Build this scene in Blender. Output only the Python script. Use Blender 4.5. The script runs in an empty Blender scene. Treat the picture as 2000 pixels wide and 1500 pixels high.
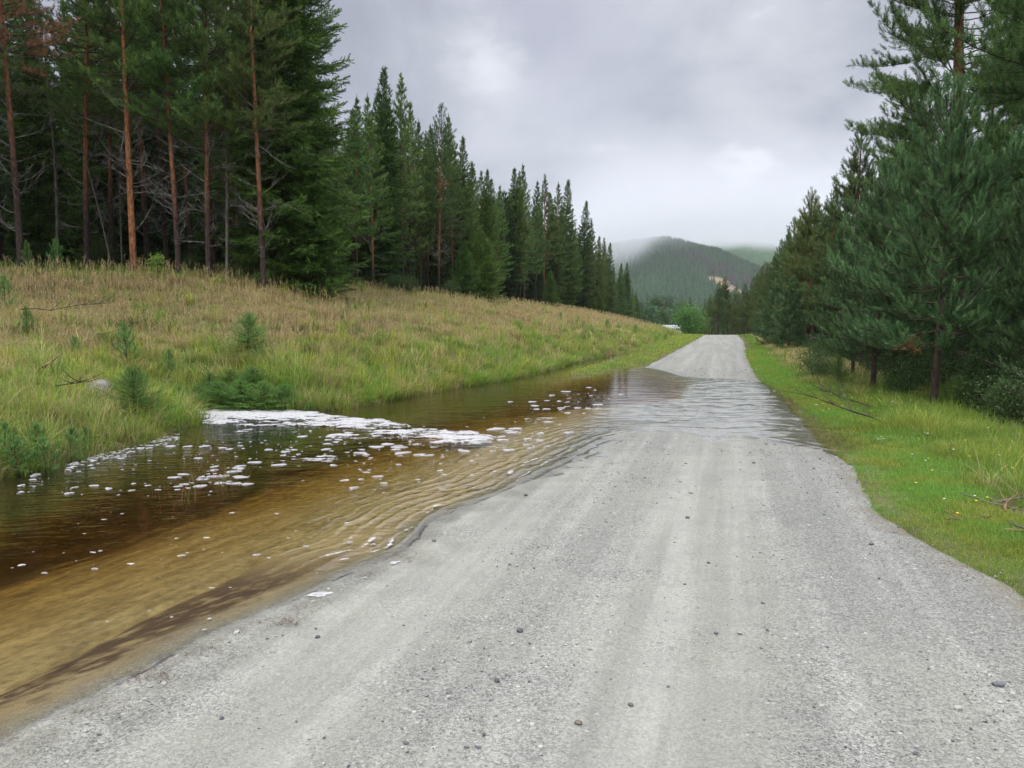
import bpy, math, random
import numpy as np
from math import radians as R, sin, cos, pi

# ------------------------------------------------------------------ camera, world, sun, exposure
scene = bpy.context.scene
COL = scene.collection
PITCH = math.atan(125 / 1500)
CAMZ = 1.6
cam_d = bpy.data.cameras.new("camera")
cam_d.sensor_width = 36.0
cam_d.lens = 27.0
cam_d.clip_start = 0.05
cam_d.clip_end = 9000
cam = bpy.data.objects.new("camera", cam_d)
COL.objects.link(cam)
cam.location = (0, 0, CAMZ)
cam.rotation_euler = (pi / 2 - PITCH, 0, 0)
scene.camera = cam
scene.view_settings.view_transform = 'Standard'
scene.view_settings.look = 'None'
scene.view_settings.gamma = 1.0
scene.view_settings.exposure = 0.55
scene.cycles.use_denoising = True
scene.cycles.max_bounces = 7
scene.cycles.diffuse_bounces = 4
scene.cycles.glossy_bounces = 3
scene.cycles.transmission_bounces = 4
scene.cycles.transparent_max_bounces = 12
scene.cycles.volume_bounces = 4
scene.cycles.volume_max_steps = 96
scene.cycles.volume_step_rate = 1.0
scene.cycles.caustics_reflective = False
scene.cycles.sample_clamp_indirect = 6.0

SUN_EL, SUN_AZ = 52.0, 200.0      # azimuth clockwise from +Y (sun behind the photographer)
world = bpy.data.worlds.new("World")
scene.world = world
world.use_nodes = True


class NT:
    """small helper around a node tree"""
    def __init__(s, tree):
        s.t = tree

    def n(s, typ, **kw):
        nd = s.t.nodes.new(typ)
        for k, v in kw.items():
            if k == 'ins':
                for a, b in v.items():
                    i = nd.inputs[a]
                    if isinstance(b, bpy.types.NodeSocket):
                        s.t.links.new(b, i)
                    else:
                        i.default_value = b
            else:
                setattr(nd, k, v)
        return nd

    def link(s, a, b):
        s.t.links.new(a, b)

    def math(s, op, a, b=0.0, c=0.0, clamp=False):
        nd = s.t.nodes.new('ShaderNodeMath')
        nd.operation = op
        nd.use_clamp = clamp
        for i, v in enumerate((a, b, c)):
            if isinstance(v, bpy.types.NodeSocket):
                s.t.links.new(v, nd.inputs[i])
            else:
                nd.inputs[i].default_value = v
        return nd.outputs[0]

    def mr(s, v, a, b, c=0.0, d=1.0, smooth=True):
        nd = s.t.nodes.new('ShaderNodeMapRange')
        nd.interpolation_type = 'SMOOTHSTEP' if smooth else 'LINEAR'
        s.t.links.new(v, nd.inputs[0])
        for i, q in enumerate((a, b, c, d)):
            nd.inputs[i + 1].default_value = q
        return nd.outputs[0]

    def mix(s, f, a, b, blend='MIX'):
        nd = s.t.nodes.new('ShaderNodeMix')
        nd.data_type = 'RGBA'
        nd.blend_type = blend
        for i, v in ((0, f), (6, a), (7, b)):
            if isinstance(v, bpy.types.NodeSocket):
                s.t.links.new(v, nd.inputs[i])
            else:
                nd.inputs[i].default_value = (v if i == 0 else (v[0], v[1], v[2], 1.0))
        return nd.outputs[2]

    def noise(s, vec, scale, detail=4, rough=.5, dist=0.0, out=0):
        nd = s.t.nodes.new('ShaderNodeTexNoise')
        if vec is not None:
            s.t.links.new(vec, nd.inputs['Vector'])
        nd.inputs['Scale'].default_value = scale
        nd.inputs['Detail'].default_value = detail
        nd.inputs['Roughness'].default_value = rough
        nd.inputs['Distortion'].default_value = dist
        return nd.outputs[out]

    def mapping(s, vec, scale=(1, 1, 1), rot=(0, 0, 0), loc=(0, 0, 0)):
        nd = s.t.nodes.new('ShaderNodeMapping')
        s.t.links.new(vec, nd.inputs[0])
        nd.inputs['Scale'].default_value = scale
        nd.inputs['Rotation'].default_value = rot
        nd.inputs['Location'].default_value = loc
        return nd.outputs[0]

    def attr(s, name, out=2):
        nd = s.t.nodes.new('ShaderNodeAttribute')
        nd.attribute_name = name
        return nd.outputs[out]


def PXR(px, py):
    d = np.array([(px - 1000) / 1500, cos(PITCH) - (py - 750) / 1500 * sin(PITCH), -sin(PITCH) - (py - 750) / 1500 * cos(PITCH)])
    return d / np.linalg.norm(d)


def build_world():
    w = NT(world.node_tree)
    w.t.nodes.clear()
    tc = w.n('ShaderNodeTexCoord').outputs['Generated']
    sky = w.n('ShaderNodeTexSky', sky_type='NISHITA', sun_disc=False)
    sky.sun_elevation = R(SUN_EL)
    sky.sun_rotation = R(SUN_AZ)
    sky.air_density = 1.0
    sep = w.n('ShaderNodeSeparateXYZ')
    w.link(tc, sep.inputs[0])
    z = sep.outputs[2]
    # cloud deck: project the direction onto a high plane so the clouds flatten towards the horizon
    zz = w.math('MAXIMUM', z, 0.0)
    den = w.math('ADD', zz, 0.32)
    cx = w.math('DIVIDE', sep.outputs[0], den)
    cy = w.math('DIVIDE', sep.outputs[1], den)
    cv = w.n('ShaderNodeCombineXYZ')
    w.link(cx, cv.inputs[0]); w.link(cy, cv.inputs[1])
    v = cv.outputs[0]
    n1 = w.noise(w.mapping(v, (1.5, .8, 1), rot=(0, 0, R(35)), loc=(3.1, 7.7, 0)), 1.7, 7, .55, .6)
    n2 = w.noise(w.mapping(v, (1, 1, 1), loc=(9.2, 1.3, 0)), 4.2, 6, .55, .2)
    n3 = w.noise(w.mapping(v, (1, 1, 1), loc=(5.2, 4.3, 0)), 0.9, 2, .5)
    val = w.math('ADD', w.math('MULTIPLY', n1, .62), w.math('MULTIPLY', n2, .25))
    val = w.math('ADD', val, w.math('MULTIPLY', n3, .25))
    f = w.mr(val, .43, .70)
    col = w.mix(f, (.268, .276, .332), (.465, .478, .522))
    hot = w.mr(n2, .62, .78)
    col = w.mix(w.math('MULTIPLY', hot, w.math('MULTIPLY', f, .7)), col, (.74, .74, .76))
    # two thin places in the cloud where the light comes through, and one heavier bank
    def spot(px, py, r0, r1):
        d = PXR(px, py)
        dt = w.n('ShaderNodeVectorMath', operation='DISTANCE')
        wob = w.n('ShaderNodeVectorMath', operation='SCALE'); w.link(w.noise(w.mapping(v, (1, 1, 1)), 7.0, 4, .6, 0, 1), wob.inputs[0]); wob.inputs['Scale'].default_value = .11
        ad = w.n('ShaderNodeVectorMath', operation='ADD'); w.link(tc, ad.inputs[0]); w.link(wob.outputs[0], ad.inputs[1])
        w.link(ad.outputs[0], dt.inputs[0]); dt.inputs[1].default_value = tuple(d + .055)
        return w.mr(dt.outputs['Value'], r0, r1)
    col = w.mix(w.math('MULTIPLY', spot(1090, 110, .20, .02), .55), col, (.34, .345, .43))
    col = w.mix(w.math('MULTIPLY', spot(1240, 330, .22, .03), .35), col, (.40, .41, .47))
    col = w.mix(w.math('MULTIPLY', spot(950, 130, .07, .01), .6), col, (.66, .68, .71))
    col = w.mix(w.math('MULTIPLY', spot(1465, 335, .045, .005), .8), col, (.68, .69, .73))
    col = w.mix(w.math('MULTIPLY', spot(1010, 250, .12, .01), .3), col, (.60, .61, .66))
    # overcast sky: brighter towards the zenith
    grad = w.mr(z, .37, .85, 1.0, ZEN)
    hz = w.mr(z, -.02, .24, .85, 1.0)
    mul = w.math('MULTIPLY', grad, hz)
    sc = w.n('ShaderNodeVectorMath', operation='SCALE')
    w.link(col, sc.inputs[0]); w.link(mul, sc.inputs['Scale'])
    bg1 = w.n('ShaderNodeBackground')
    w.link(sc.outputs[0], bg1.inputs[0]); bg1.inputs[1].default_value = 1.0
    bg2 = w.n('ShaderNodeBackground')
    w.link(sky.outputs[0], bg2.inputs[0]); bg2.inputs[1].default_value = 0.1
    mx = w.n('ShaderNodeMixShader')
    mx.inputs[0].default_value = 0.07
    w.link(bg1.outputs[0], mx.inputs[1]); w.link(bg2.outputs[0], mx.inputs[2])
    out = w.n('ShaderNodeOutputWorld')
    w.link(mx.outputs[0], out.inputs[0])


ZEN = 5.4
build_world()
sun_d = bpy.data.lights.new("sun", 'SUN')
sun_d.energy = 1.3
sun_d.angle = R(14)
sun_d.color = (1.0, .965, .91)
sun = bpy.data.objects.new("sun", sun_d)
COL.objects.link(sun)
sun.rotation_euler = (R(90 - SUN_EL), 0, pi - R(SUN_AZ))


# ------------------------------------------------------------------ numeric helpers
def smooth(a, b, x):
    t = np.clip((np.asarray(x, float) - a) / (b - a), 0, 1)
    return t * t * (3 - 2 * t)


def _hash(ix, iy, seed):
    n = (ix.astype(np.int64) * 374761393 + iy.astype(np.int64) * 668265263 + seed * 974634777) & 0xffffffff
    n = ((n ^ (n >> 13)) * 1274126177) & 0xffffffff
    n = (n ^ (n >> 16)) & 0xffff
    return n / 65535.0


def vnoise(x, y, seed=0):
    ix = np.floor(x); iy = np.floor(y)
    fx = x - ix; fy = y - iy
    fx = fx * fx * (3 - 2 * fx); fy = fy * fy * (3 - 2 * fy)
    a = _hash(ix, iy, seed); b = _hash(ix + 1, iy, seed)
    c = _hash(ix, iy + 1, seed); d = _hash(ix + 1, iy + 1, seed)
    return (a + (b - a) * fx) * (1 - fy) + (c + (d - c) * fx) * fy


def fbm(x, y, scale=1.0, octs=4, seed=0, gain=.5):
    x = np.asarray(x, float) * scale; y = np.asarray(y, float) * scale
    s = 0; a = 1; t = 0
    for o in range(octs):
        s = s + a * vnoise(x + 17.3 * o, y - 9.1 * o, seed + o * 7)
        t += a; a *= gain; x = x * 2.03; y = y * 2.03
    return s / t * 2 - 1          # about -1 .. 1


def px_ray(px, py):
    """direction in world space of a photograph pixel (2000 x 1500)"""
    dx = (px - 1000) / 1500; dy = -(py - 750) / 1500
    c, s = cos(PITCH), sin(PITCH)
    return np.array([dx, c + dy * s, -s + dy * c])


def on_plane(px, py, z=0.0):
    d = px_ray(px, py)
    t = (z - CAMZ) / d[2]
    return d[0] * t, d[1] * t


CA = 0.963
def s_of(x, y):
    return (x - .28 * y) * CA


# ------------------------------------------------------------------ flood water outline (world metres)
_edge = [(0, 1450), (130, 1388), (300, 1300), (400, 1240), (530, 1192), (610, 1155), (700, 1112), (790, 1080),
         (815, 1050), (850, 1010), (950, 975), (1050, 930), (1130, 885), (1200, 852), (1280, 838), (1400, 850),
         (1500, 856), (1580, 872), (1640, 885), (1720, 878), (1770, 862), (1700, 845), (1640, 825), (1590, 815), (1540, 775), (1490, 744), (1400, 743),
         (1335, 737), (1290, 722), (1245, 716), (1205, 722), (1160, 733), (1120, 742), (1105, 728), (1180, 708), (1230, 695),
         (1292, 681), (1270, 679), (1180, 697), (1120, 708), (1050, 730), (980, 745), (900, 757), (800, 774), (720, 792), (600, 805),
         (480, 803), (350, 801), (372, 812), (390, 824), (340, 843), (270, 868), (200, 885), (130, 905), (0, 935)]
POLY = [on_plane(a, b) for a, b in _edge]
POLY = [(.28 * -8 - 2.85, -8.0)] + POLY + [(-6.9, 4.5), (.28 * -8 - 6.9, -8.0)]
POLY = np.array(POLY)
for _ in range(2):                       # round the corners
    nx = np.roll(POLY, -1, 0)
    POLY = np.stack([POLY * .75 + nx * .25, POLY * .25 + nx * .75], 1).reshape(-1, 2)


def water_sd(x, y, poly=None):
    """signed distance to the flood outline, positive inside"""
    P = POLY if poly is None else poly
    x = np.asarray(x, float); y = np.asarray(y, float)
    shp = x.shape; x = x.ravel(); y = y.ravel()
    best = np.full(x.shape, 1e9)
    ins = np.zeros(x.shape, bool)
    for i in range(len(P)):
        ax, ay = P[i]; bx, by = P[(i + 1) % len(P)]
        ex, ey = bx - ax, by - ay
        t = np.clip(((x - ax) * ex + (y - ay) * ey) / (ex * ex + ey * ey + 1e-12), 0, 1)
        d = (x - ax - t * ex) ** 2 + (y - ay - t * ey) ** 2
        best = np.minimum(best, d)
        if ay != by:
            c = ((ay > y) != (by > y)) & (x < (bx - ax) * (y - ay) / (by - ay) + ax)
            ins ^= c
    d = np.sqrt(best)
    return np.where(ins, d, -d).reshape(shp)


# right edge of the road as seen in the photograph
_re = [(2000, 1145), (1900, 1098), (1800, 1042), (1730, 990), (1700, 940), (1690, 910), (1640, 870), (1600, 832),
       (1540, 777), (1490, 737), (1467, 700), (1457, 668)]
_rw = sorted([(on_plane(a, b, .03)[1], s_of(*on_plane(a, b, .03))) for a, b in _re])
RE_Y = np.array([-30, 2.0] + [a for a, b in _rw] + [90, 400])
RE_S = np.array([2.3, 2.1] + [b for a, b in _rw] + [1.15, 1.15])
ROAD_L = -3.15


def road_right(y):
    return np.interp(y, RE_Y, RE_S) + .10 * fbm(y, y * 0 + 3.3, 1.1, 3, 5)


def road_left(y):
    # beyond the flood the gravel starts a little further in
    return np.interp(y, [-30, 22, 27, 60, 400], [ROAD_L, ROAD_L, -2.75, -2.5, -2.5]) + .10 * fbm(y, y * 0 + 8.3, .9, 3, 6)


def prof(b):
    return np.interp(b, [0, .25, .7, 1.5, 3, 6, 9.5, 14, 24, 60, 400], [0, .13, .34, .66, 1.10, 1.85, 2.72, 3.25, 3.6, 4.3, 4.5])


def height(x, y, sd=None, road=False):
    x = np.asarray(x, float); y = np.asarray(y, float)
    s = s_of(x, y)
    if sd is None:
        sd = water_sd(x, y)
    # bed
    # the far half of the flood lies in a dip that reaches further over the gravel
    pl = smooth(14.4, 16.0, y) * smooth(-.6, -1.3, s) * (y < 60)
    s0 = s - 3.0 * pl - .9 * smooth(10.5, 14, y)  * smooth(-2.2, -3.2, s) * (1 - pl)
    dmax = np.interp(s0, [-7.5, -6.2, -5.6, -5.0, -4.4, -3.6, -2.8, -2.2, -1.6, -.5, 1.3, 3], [.5, .55, .46, .34, .23, .15, .075, .035, .012, .010, .009, .03])
    dmax = dmax * (1 + .25 * fbm(x, y, .8, 3, 11))
    shelf = smooth(21, 25, y) * smooth(-4.5, -3.2, s)
    dmax = dmax * (1 - shelf) + .10 * shelf
    slope = np.interp(s, [-8, -6.5, -4.5, -3, -1.5, 1.2], [.9, .8, .25, .05, .04, .03])
    slope = slope + (.40 - slope) * pl * (slope < .4)
    din = np.clip(sd, 0, None)
    depth = dmax * (1 - np.exp(-din * slope / np.maximum(dmax, 1e-3)))
    # dry side
    d = np.clip(-sd, 0, None)
    base = .055 * (1 - np.exp(-d * .55))
    # wheel tracks
    rut = np.exp(-((s + .15) / .32) ** 2) + np.exp(-((s + 1.75) / .32) ** 2)
    base = base - .012 * rut * smooth(0, 1, d)
    bb = np.clip(np.minimum(-s - 5.0, d), 0, None)
    # small lip of turf above the waterline on the bank side
    far = np.interp(y, [-50, 0, 50, 100, 150, 300], [1, 1, 1, .82, .66, .5])
    bank = prof(bb) * far
    bank = bank + np.clip(bb, 0, 1.2) / 1.2 * (.13 * fbm(x, y, .45, 4, 3) + .07 * fbm(x, y, 1.9, 3, 4))
    right = -.26 * smooth(2.4, 5.0, s) - .3 * smooth(12, 60, s) + .09 * fbm(x, y, .5, 4, 9) * smooth(1.9, 4, s)
    z = np.where(sd > 0, -depth, base + bank + right)
    # thin sheet over the gravel: pebbles break the surface
    crest = np.clip(y - 76, 0, None)
    z = z - np.minimum(.0010 * crest ** 2, 5.0 + 0 * crest)
    far_w = smooth(150, 400, y)
    z = z * (1 - far_w) + far_w * (-6 + 3 * fbm(x, y, .01, 3, 2))
    # hills
    z = z + hill_h(x, y)
    if not road:
        inside = np.minimum(s - road_left(y), road_right(y) - s)
        z = z - .07 * smooth(.05, .35, inside) * (y < 150)
    return z


def hill_h(x, y):
    r1 = np.interp(x, [60, 140, 200, 240, 300, 350, 416, 470, 560], [100, 118, 128, 132, 119, 92, 40, 10, 0])
    a = smooth(640, 1300, y) * (1 - smooth(1350, 1800, y))
    r1 = r1 * smooth(0, 1, (x + 600) / 500) + 6 * fbm(x, y, .012, 3, 21) * a
    h1 = np.maximum(r1, 0) * a
    r2 = np.interp(x, [300, 420, 520, 600, 700, 900, 1300], [100, 170, 206, 196, 178, 170, 60])
    h2 = (r2 + 9 * fbm(x, y, .008, 3, 31)) * smooth(1150, 2050, y) * (1 - smooth(2100, 2500, y)) * smooth(100, 500, x)
    return np.maximum(h1, h2)


def gz(x, y):
    return float(height(np.array([x]), np.array([y]))[0])


def hit(px, py):
    """world point where the line of sight of a photograph pixel meets the ground"""
    d = px_ray(px, py)
    ts = np.geomspace(2.0, 150, 1500)
    X = d[0] * ts; Y = d[1] * ts; Z = CAMZ + d[2] * ts
    h = height(X, Y)
    k = np.nonzero(Z < h)[0]
    i = k[0] if len(k) else len(ts) - 1
    return X[i], Y[i], h[i]


def at(px, d):
    x = (px - 1000) / 1500 * d
    return x, d, gz(x, d)


# ------------------------------------------------------------------ mesh helpers
def make_mesh(name, V, T=None, Q=None, col=None, attrs=None, shade=False):
    V = np.ascontiguousarray(V, np.float32)
    nt = 0 if T is None else len(T); nq = 0 if Q is None else len(Q)
    me = bpy.data.meshes.new(name)
    me.vertices.add(len(V)); me.vertices.foreach_set('co', V.ravel())
    loops = []
    if nt: loops.append(np.asarray(T, np.int32).ravel())
    if nq: loops.append(np.asarray(Q, np.int32).ravel())
    L = np.concatenate(loops)
    me.loops.add(len(L)); me.loops.foreach_set('vertex_index', L)
    st = np.concatenate([np.arange(nt) * 3, nt * 3 + np.arange(nq) * 4]).astype(np.int32)
    me.polygons.add(nt + nq); me.polygons.foreach_set('loop_start', st)
    if shade:
        me.polygons.foreach_set('use_smooth', np.ones(nt + nq, bool))
    me.update(calc_edges=True)
    if not shade:
        try:
            me.shade_flat()
        except Exception:
            pass
    if col is not None:
        a = me.attributes.new('col', 'FLOAT_COLOR', 'POINT')
        c = np.ones((len(V), 4), np.float32); c[:, :3] = col
        a.data.foreach_set('color', c.ravel())
    for k, v in (attrs or {}).items():
        a = me.attributes.new(k, 'FLOAT', 'POINT')
        a.data.foreach_set('value', np.ascontiguousarray(v, np.float32))
    return me


def add_obj(name, me, mat=None, parent=None, label=None, cat=None, group=None, kind=None, loc=None):
    o = bpy.data.objects.new(name, me)
    COL.objects.link(o)
    if mat is not None and me is not None and not me.materials:
        me.materials.append(mat)
    if parent is not None: o.parent = parent
    if loc is not None: o.location = loc
    if label: o['label'] = label
    if cat: o['category'] = cat
    if group: o['group'] = group
    if kind: o['kind'] = kind
    return o


class MB:
    """collects shapes that become one mesh"""
    def __init__(s):
        s.V = []; s.T = []; s.Q = []; s.C = []; s.n = 0

    def add(s, V, T=None, Q=None, col=(1, 1, 1)):
        V = np.asarray(V, float)
        s.V.append(V)
        if T is not None and len(T): s.T.append(np.asarray(T) + s.n)
        if Q is not None and len(Q): s.Q.append(np.asarray(Q) + s.n)
        c = np.asarray(col, float)
        s.C.append(np.broadcast_to(c, (len(V), 3)) if c.ndim == 1 else c)
        s.n += len(V)

    def tube(s, pts, rad, sides=5, col=(1, 1, 1), cap=True):
        pts = np.asarray(pts, float); rad = np.asarray(rad, float)
        n = len(pts)
        d = np.gradient(pts, axis=0)
        d /= np.linalg.norm(d, axis=1)[:, None] + 1e-9
        up = np.array([0, 0, 1.0]) if abs(d[0, 2]) < .9 else np.array([1.0, 0, 0])
        a = np.cross(d, up); a /= np.linalg.norm(a, axis=1)[:, None] + 1e-9
        b = np.cross(d, a)
        th = np.arange(sides) * 2 * pi / sides
        V = pts[:, None, :] + rad[:, None, None] * (np.cos(th)[None, :, None] * a[:, None, :] + np.sin(th)[None, :, None] * b[:, None, :])
        V = V.reshape(-1, 3)
        i = np.arange(n - 1)[:, None] * sides; j = np.arange(sides)[None, :]; k = (j + 1) % sides
        Q = np.stack([i + j, i + k, i + sides + k, i + sides + j], -1).reshape(-1, 4)
        T = []
        if cap:
            V = np.vstack([V, pts[-1:] + d[-1:] * rad[-1]])
            T = [(int((n - 1) * sides + jj), int((n - 1) * sides + (jj + 1) % sides), n * sides) for jj in range(sides)]
        s.add(V, T, Q, col)

    def mesh(s, name, shade=False):
        V = np.concatenate(s.V)
        T = np.concatenate(s.T) if s.T else None
        Q = np.concatenate(s.Q) if s.Q else None
        return make_mesh(name, V, T, Q, col=np.concatenate(s.C), shade=shade)


def frames(D, roll):
    """orthonormal bases whose third axis is D"""
    D = D / (np.linalg.norm(D, axis=1)[:, None] + 1e-9)
    up = np.where(np.abs(D[:, 2:3]) < .9, np.array([[0, 0, 1.0]]), np.array([[1.0, 0, 0]]))
    a = np.cross(D, up); a /= np.linalg.norm(a, axis=1)[:, None] + 1e-9
    b = np.cross(D, a)
    c, s = np.cos(roll)[:, None], np.sin(roll)[:, None]
    return np.stack([a * c + b * s, -a * s + b * c, D], -1)      # columns


def scatter(tV, tT, pos, B, scale, col, cvar=None):
    """copies of a template (verts, tris) into one array set"""
    n, k = len(pos), len(tV)
    V = np.einsum('nij,kj->nki', B, tV) * scale[:, None, None] + pos[:, None, :]
    T = tT[None, :, :] + (np.arange(n) * k)[:, None, None]
    C = np.repeat(col[:, None, :], k, axis=1)
    if cvar is not None:
        C = C * cvar[None, :, None]
    return V.reshape(-1, 3), T.reshape(-1, 3), C.reshape(-1, 3)


# ------------------------------------------------------------------ materials
def new_mat(name):
    m = bpy.data.materials.new(name)
    m.use_nodes = True
    m.node_tree.nodes.clear()
    return m, NT(m.node_tree)


def finish(w, shader, disp=None, vol=None):
    o = w.n('ShaderNodeOutputMaterial')
    if shader is not None: w.link(shader, o.inputs[0])
    if vol is not None: w.link(vol, o.inputs[1])


def mat_foliage(name, tint=(1, 1, 1), transl=.25, rough=.55, spec=.35, hue=.03, val=.25):
    m, w = new_mat(name)
    c = w.attr('col', 0)
    c = w.mix(1.0, c, tint, 'MULTIPLY')
    oi = w.n('ShaderNodeObjectInfo')
    hs = w.n('ShaderNodeHueSaturation')
    w.link(w.mr(oi.outputs['Random'], 0, 1, .5 - hue, .5 + hue, False), hs.inputs['Hue'])
    r2 = w.math('FRACT', w.math('MULTIPLY', oi.outputs['Random'], 7.31))
    w.link(w.mr(r2, 0, 1, 1 - val, 1 + val, False), hs.inputs['Value'])
    w.link(c, hs.inputs['Color'])
    c = hs.outputs[0]
    p = w.n('ShaderNodeBsdfPrincipled', ins={'Base Color': c, 'Roughness': rough, 'Specular IOR Level': spec})
    t = w.n('ShaderNodeBsdfTranslucent', ins={'Color': c})
    mx = w.n('ShaderNodeMixShader', ins={0: transl})
    w.link(p.outputs[0], mx.inputs[1]); w.link(t.outputs[0], mx.inputs[2])
    finish(w, mx.outputs[0])
    return m


def mat_pine_bark(name, zlo=1.6, zhi=4.8, orange=(.27, .105, .045), dark=(.052, .036, .030)):
    """Scots pine: dark plated bark below, orange papery bark above"""
    m, w = new_mat(name)
    tc = w.n('ShaderNodeTexCoord').outputs['Object']
    sep = w.n('ShaderNodeSeparateXYZ'); w.link(tc, sep.inputs[0])
    oi = w.n('ShaderNodeObjectInfo').outputs['Random']
    nz = w.noise(w.mapping(tc, (1, 1, .35)), 3.0, 3)
    zz = w.math('ADD', sep.outputs[2], w.math('MULTIPLY', w.math('SUBTRACT', nz, .5), 2.6))
    zz = w.math('ADD', zz, w.math('MULTIPLY', w.math('SUBTRACT', oi, .5), 2.2))
    f = w.mr(zz, zlo, zhi)
    pl = w.noise(w.mapping(tc, (1, 1, .28)), 26, 5, .62)
    fine = w.noise(w.mapping(tc, (1, 1, .5)), 70, 3, .6)
    dk = w.mix(w.mr(pl, .35, .7), tuple(.55 * q for q in dark), tuple(1.7 * q for q in dark))
    og = w.mix(w.mr(pl, .38, .62), tuple(.38 * q for q in orange), orange)
    og = w.mix(w.mr(fine, .5, .7, 0, .4), og, (.33, .17, .09))
    c = w.mix(f, dk, og)
    # per-tree liveliness of the orange
    c = w.mix(w.mr(oi, .1, .9, .40, 0, False), c, dk)
    h = w.math('ADD', pl, w.math('MULTIPLY', fine, .3))
    b = w.n('ShaderNodeBump', ins={'Height': h, 'Strength': .8, 'Distance': .02})
    p = w.n('ShaderNodeBsdfPrincipled', ins={'Base Color': c, 'Roughness': .85, 'Specular IOR Level': .2, 'Normal': b.outputs[0]})
    finish(w, p.outputs[0])
    return m


def mat_bark(name, a, b, scale=18, stretch=.3):
    m, w = new_mat(name)
    tc = w.n('ShaderNodeTexCoord').outputs['Object']
    n1 = w.noise(w.mapping(tc, (1, 1, stretch)), scale, 5, .6)
    c = w.mix(w.mr(n1, .35, .68), a, b)
    bp = w.n('ShaderNodeBump', ins={'Height': n1, 'Strength': .6, 'Distance': .02})
    p = w.n('ShaderNodeBsdfPrincipled', ins={'Base Color': c, 'Roughness': .85, 'Specular IOR Level': .2, 'Normal': bp.outputs[0]})
    finish(w, p.outputs[0])
    return m


def edge_noise(w, tc, sd):
    a = w.math('MULTIPLY', w.math('SUBTRACT', w.noise(tc, 5.0, 3), .5), .10)
    b = w.math('MULTIPLY', w.math('SUBTRACT', w.noise(tc, 24.0, 3), .5), .035)
    return w.math('ADD', sd, w.math('ADD', a, b))


def mat_ground():
    m, w = new_mat('ground_soil')
    tc = w.n('ShaderNodeTexCoord').outputs['Object']
    sd = edge_noise(w, tc, w.attr('sd')); s = w.attr('s')
    n1 = w.noise(tc, .35, 5, .6)
    n2 = w.noise(tc, 2.2, 5, .6)
    n3 = w.noise(tc, 18, 4, .6)
    mead = w.mix(w.mr(n1, .4, .62), (.10, .115, .032), (.16, .125, .055))
    mead = w.mix(w.mr(n2, .45, .7), mead, (.075, .075, .028))
    # forest floor: moss, needles
    ff = w.mix(w.mr(n2, .42, .6), (.045, .038, .022), (.05, .065, .02))
    fl = w.math('MAXIMUM', w.mr(s, -14.5, -16.5), w.mr(s, 4.0, 6.0))
    c = w.mix(fl, mead, ff)
    # beyond the woods: hazy green valley
    sep = w.n('ShaderNodeSeparateXYZ'); w.link(tc, sep.inputs[0])
    fv = w.mr(sep.outputs[1], 140, 180)
    valley = w.mix(w.mr(w.noise(tc, .02, 4), .4, .6), (.05, .09, .03), (.10, .13, .05))
    c = w.mix(fv, c, valley)
    # bare clear-felled strip and the wooded slope of the hills
    hz = w.mr(sep.outputs[1], 600, 700)
    c = w.mix(hz, c, (.035, .06, .03))
    band = w.attr('clear')
    c = w.mix(band, c, (.30, .21, .13))
    # bed of the flooded ditch: peaty silt with golden sand patches
    fol = w.mapping(w.mapping(tc, rot=(0, 0, R(20))), (1, .22, 1))
    b1 = w.noise(fol, 4.0, 5, .6)
    sb = w.math('ADD', s, w.math('ADD', w.math('MULTIPLY', w.math('SUBTRACT', b1, .5), 2.2), w.math('MULTIPLY', w.math('SUBTRACT', w.noise(tc, 7, 5, .7), .5), 1.1)))
    sand = w.mix(w.mr(w.noise(fol, 9, 5, .65), .35, .68), (.22, .165, .065), (.37, .29, .125))
    silt = w.mix(w.mr(w.noise(tc, 3.0, 5, .6), .4, .65), (.050, .038, .022), (.10, .075, .042))
    bed = w.mix(w.mr(sb, -5.25, -4.2), silt, sand)
    c = w.mix(w.mr(sd, -.06, .12), c, bed)
    c = w.mix(w.mr(n3, .3, .8, 0, .5), c, tuple(.02 for _ in range(3)))
    bp = w.n('ShaderNodeBump', ins={'Height': w.math('ADD', n2, n3), 'Strength': .7, 'Distance': .05})
    p = w.n('ShaderNodeBsdfPrincipled', ins={'Base Color': c, 'Roughness': .9, 'Specular IOR Level': .2, 'Normal': bp.outputs[0]})
    finish(w, p.outputs[0])
    return m


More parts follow.
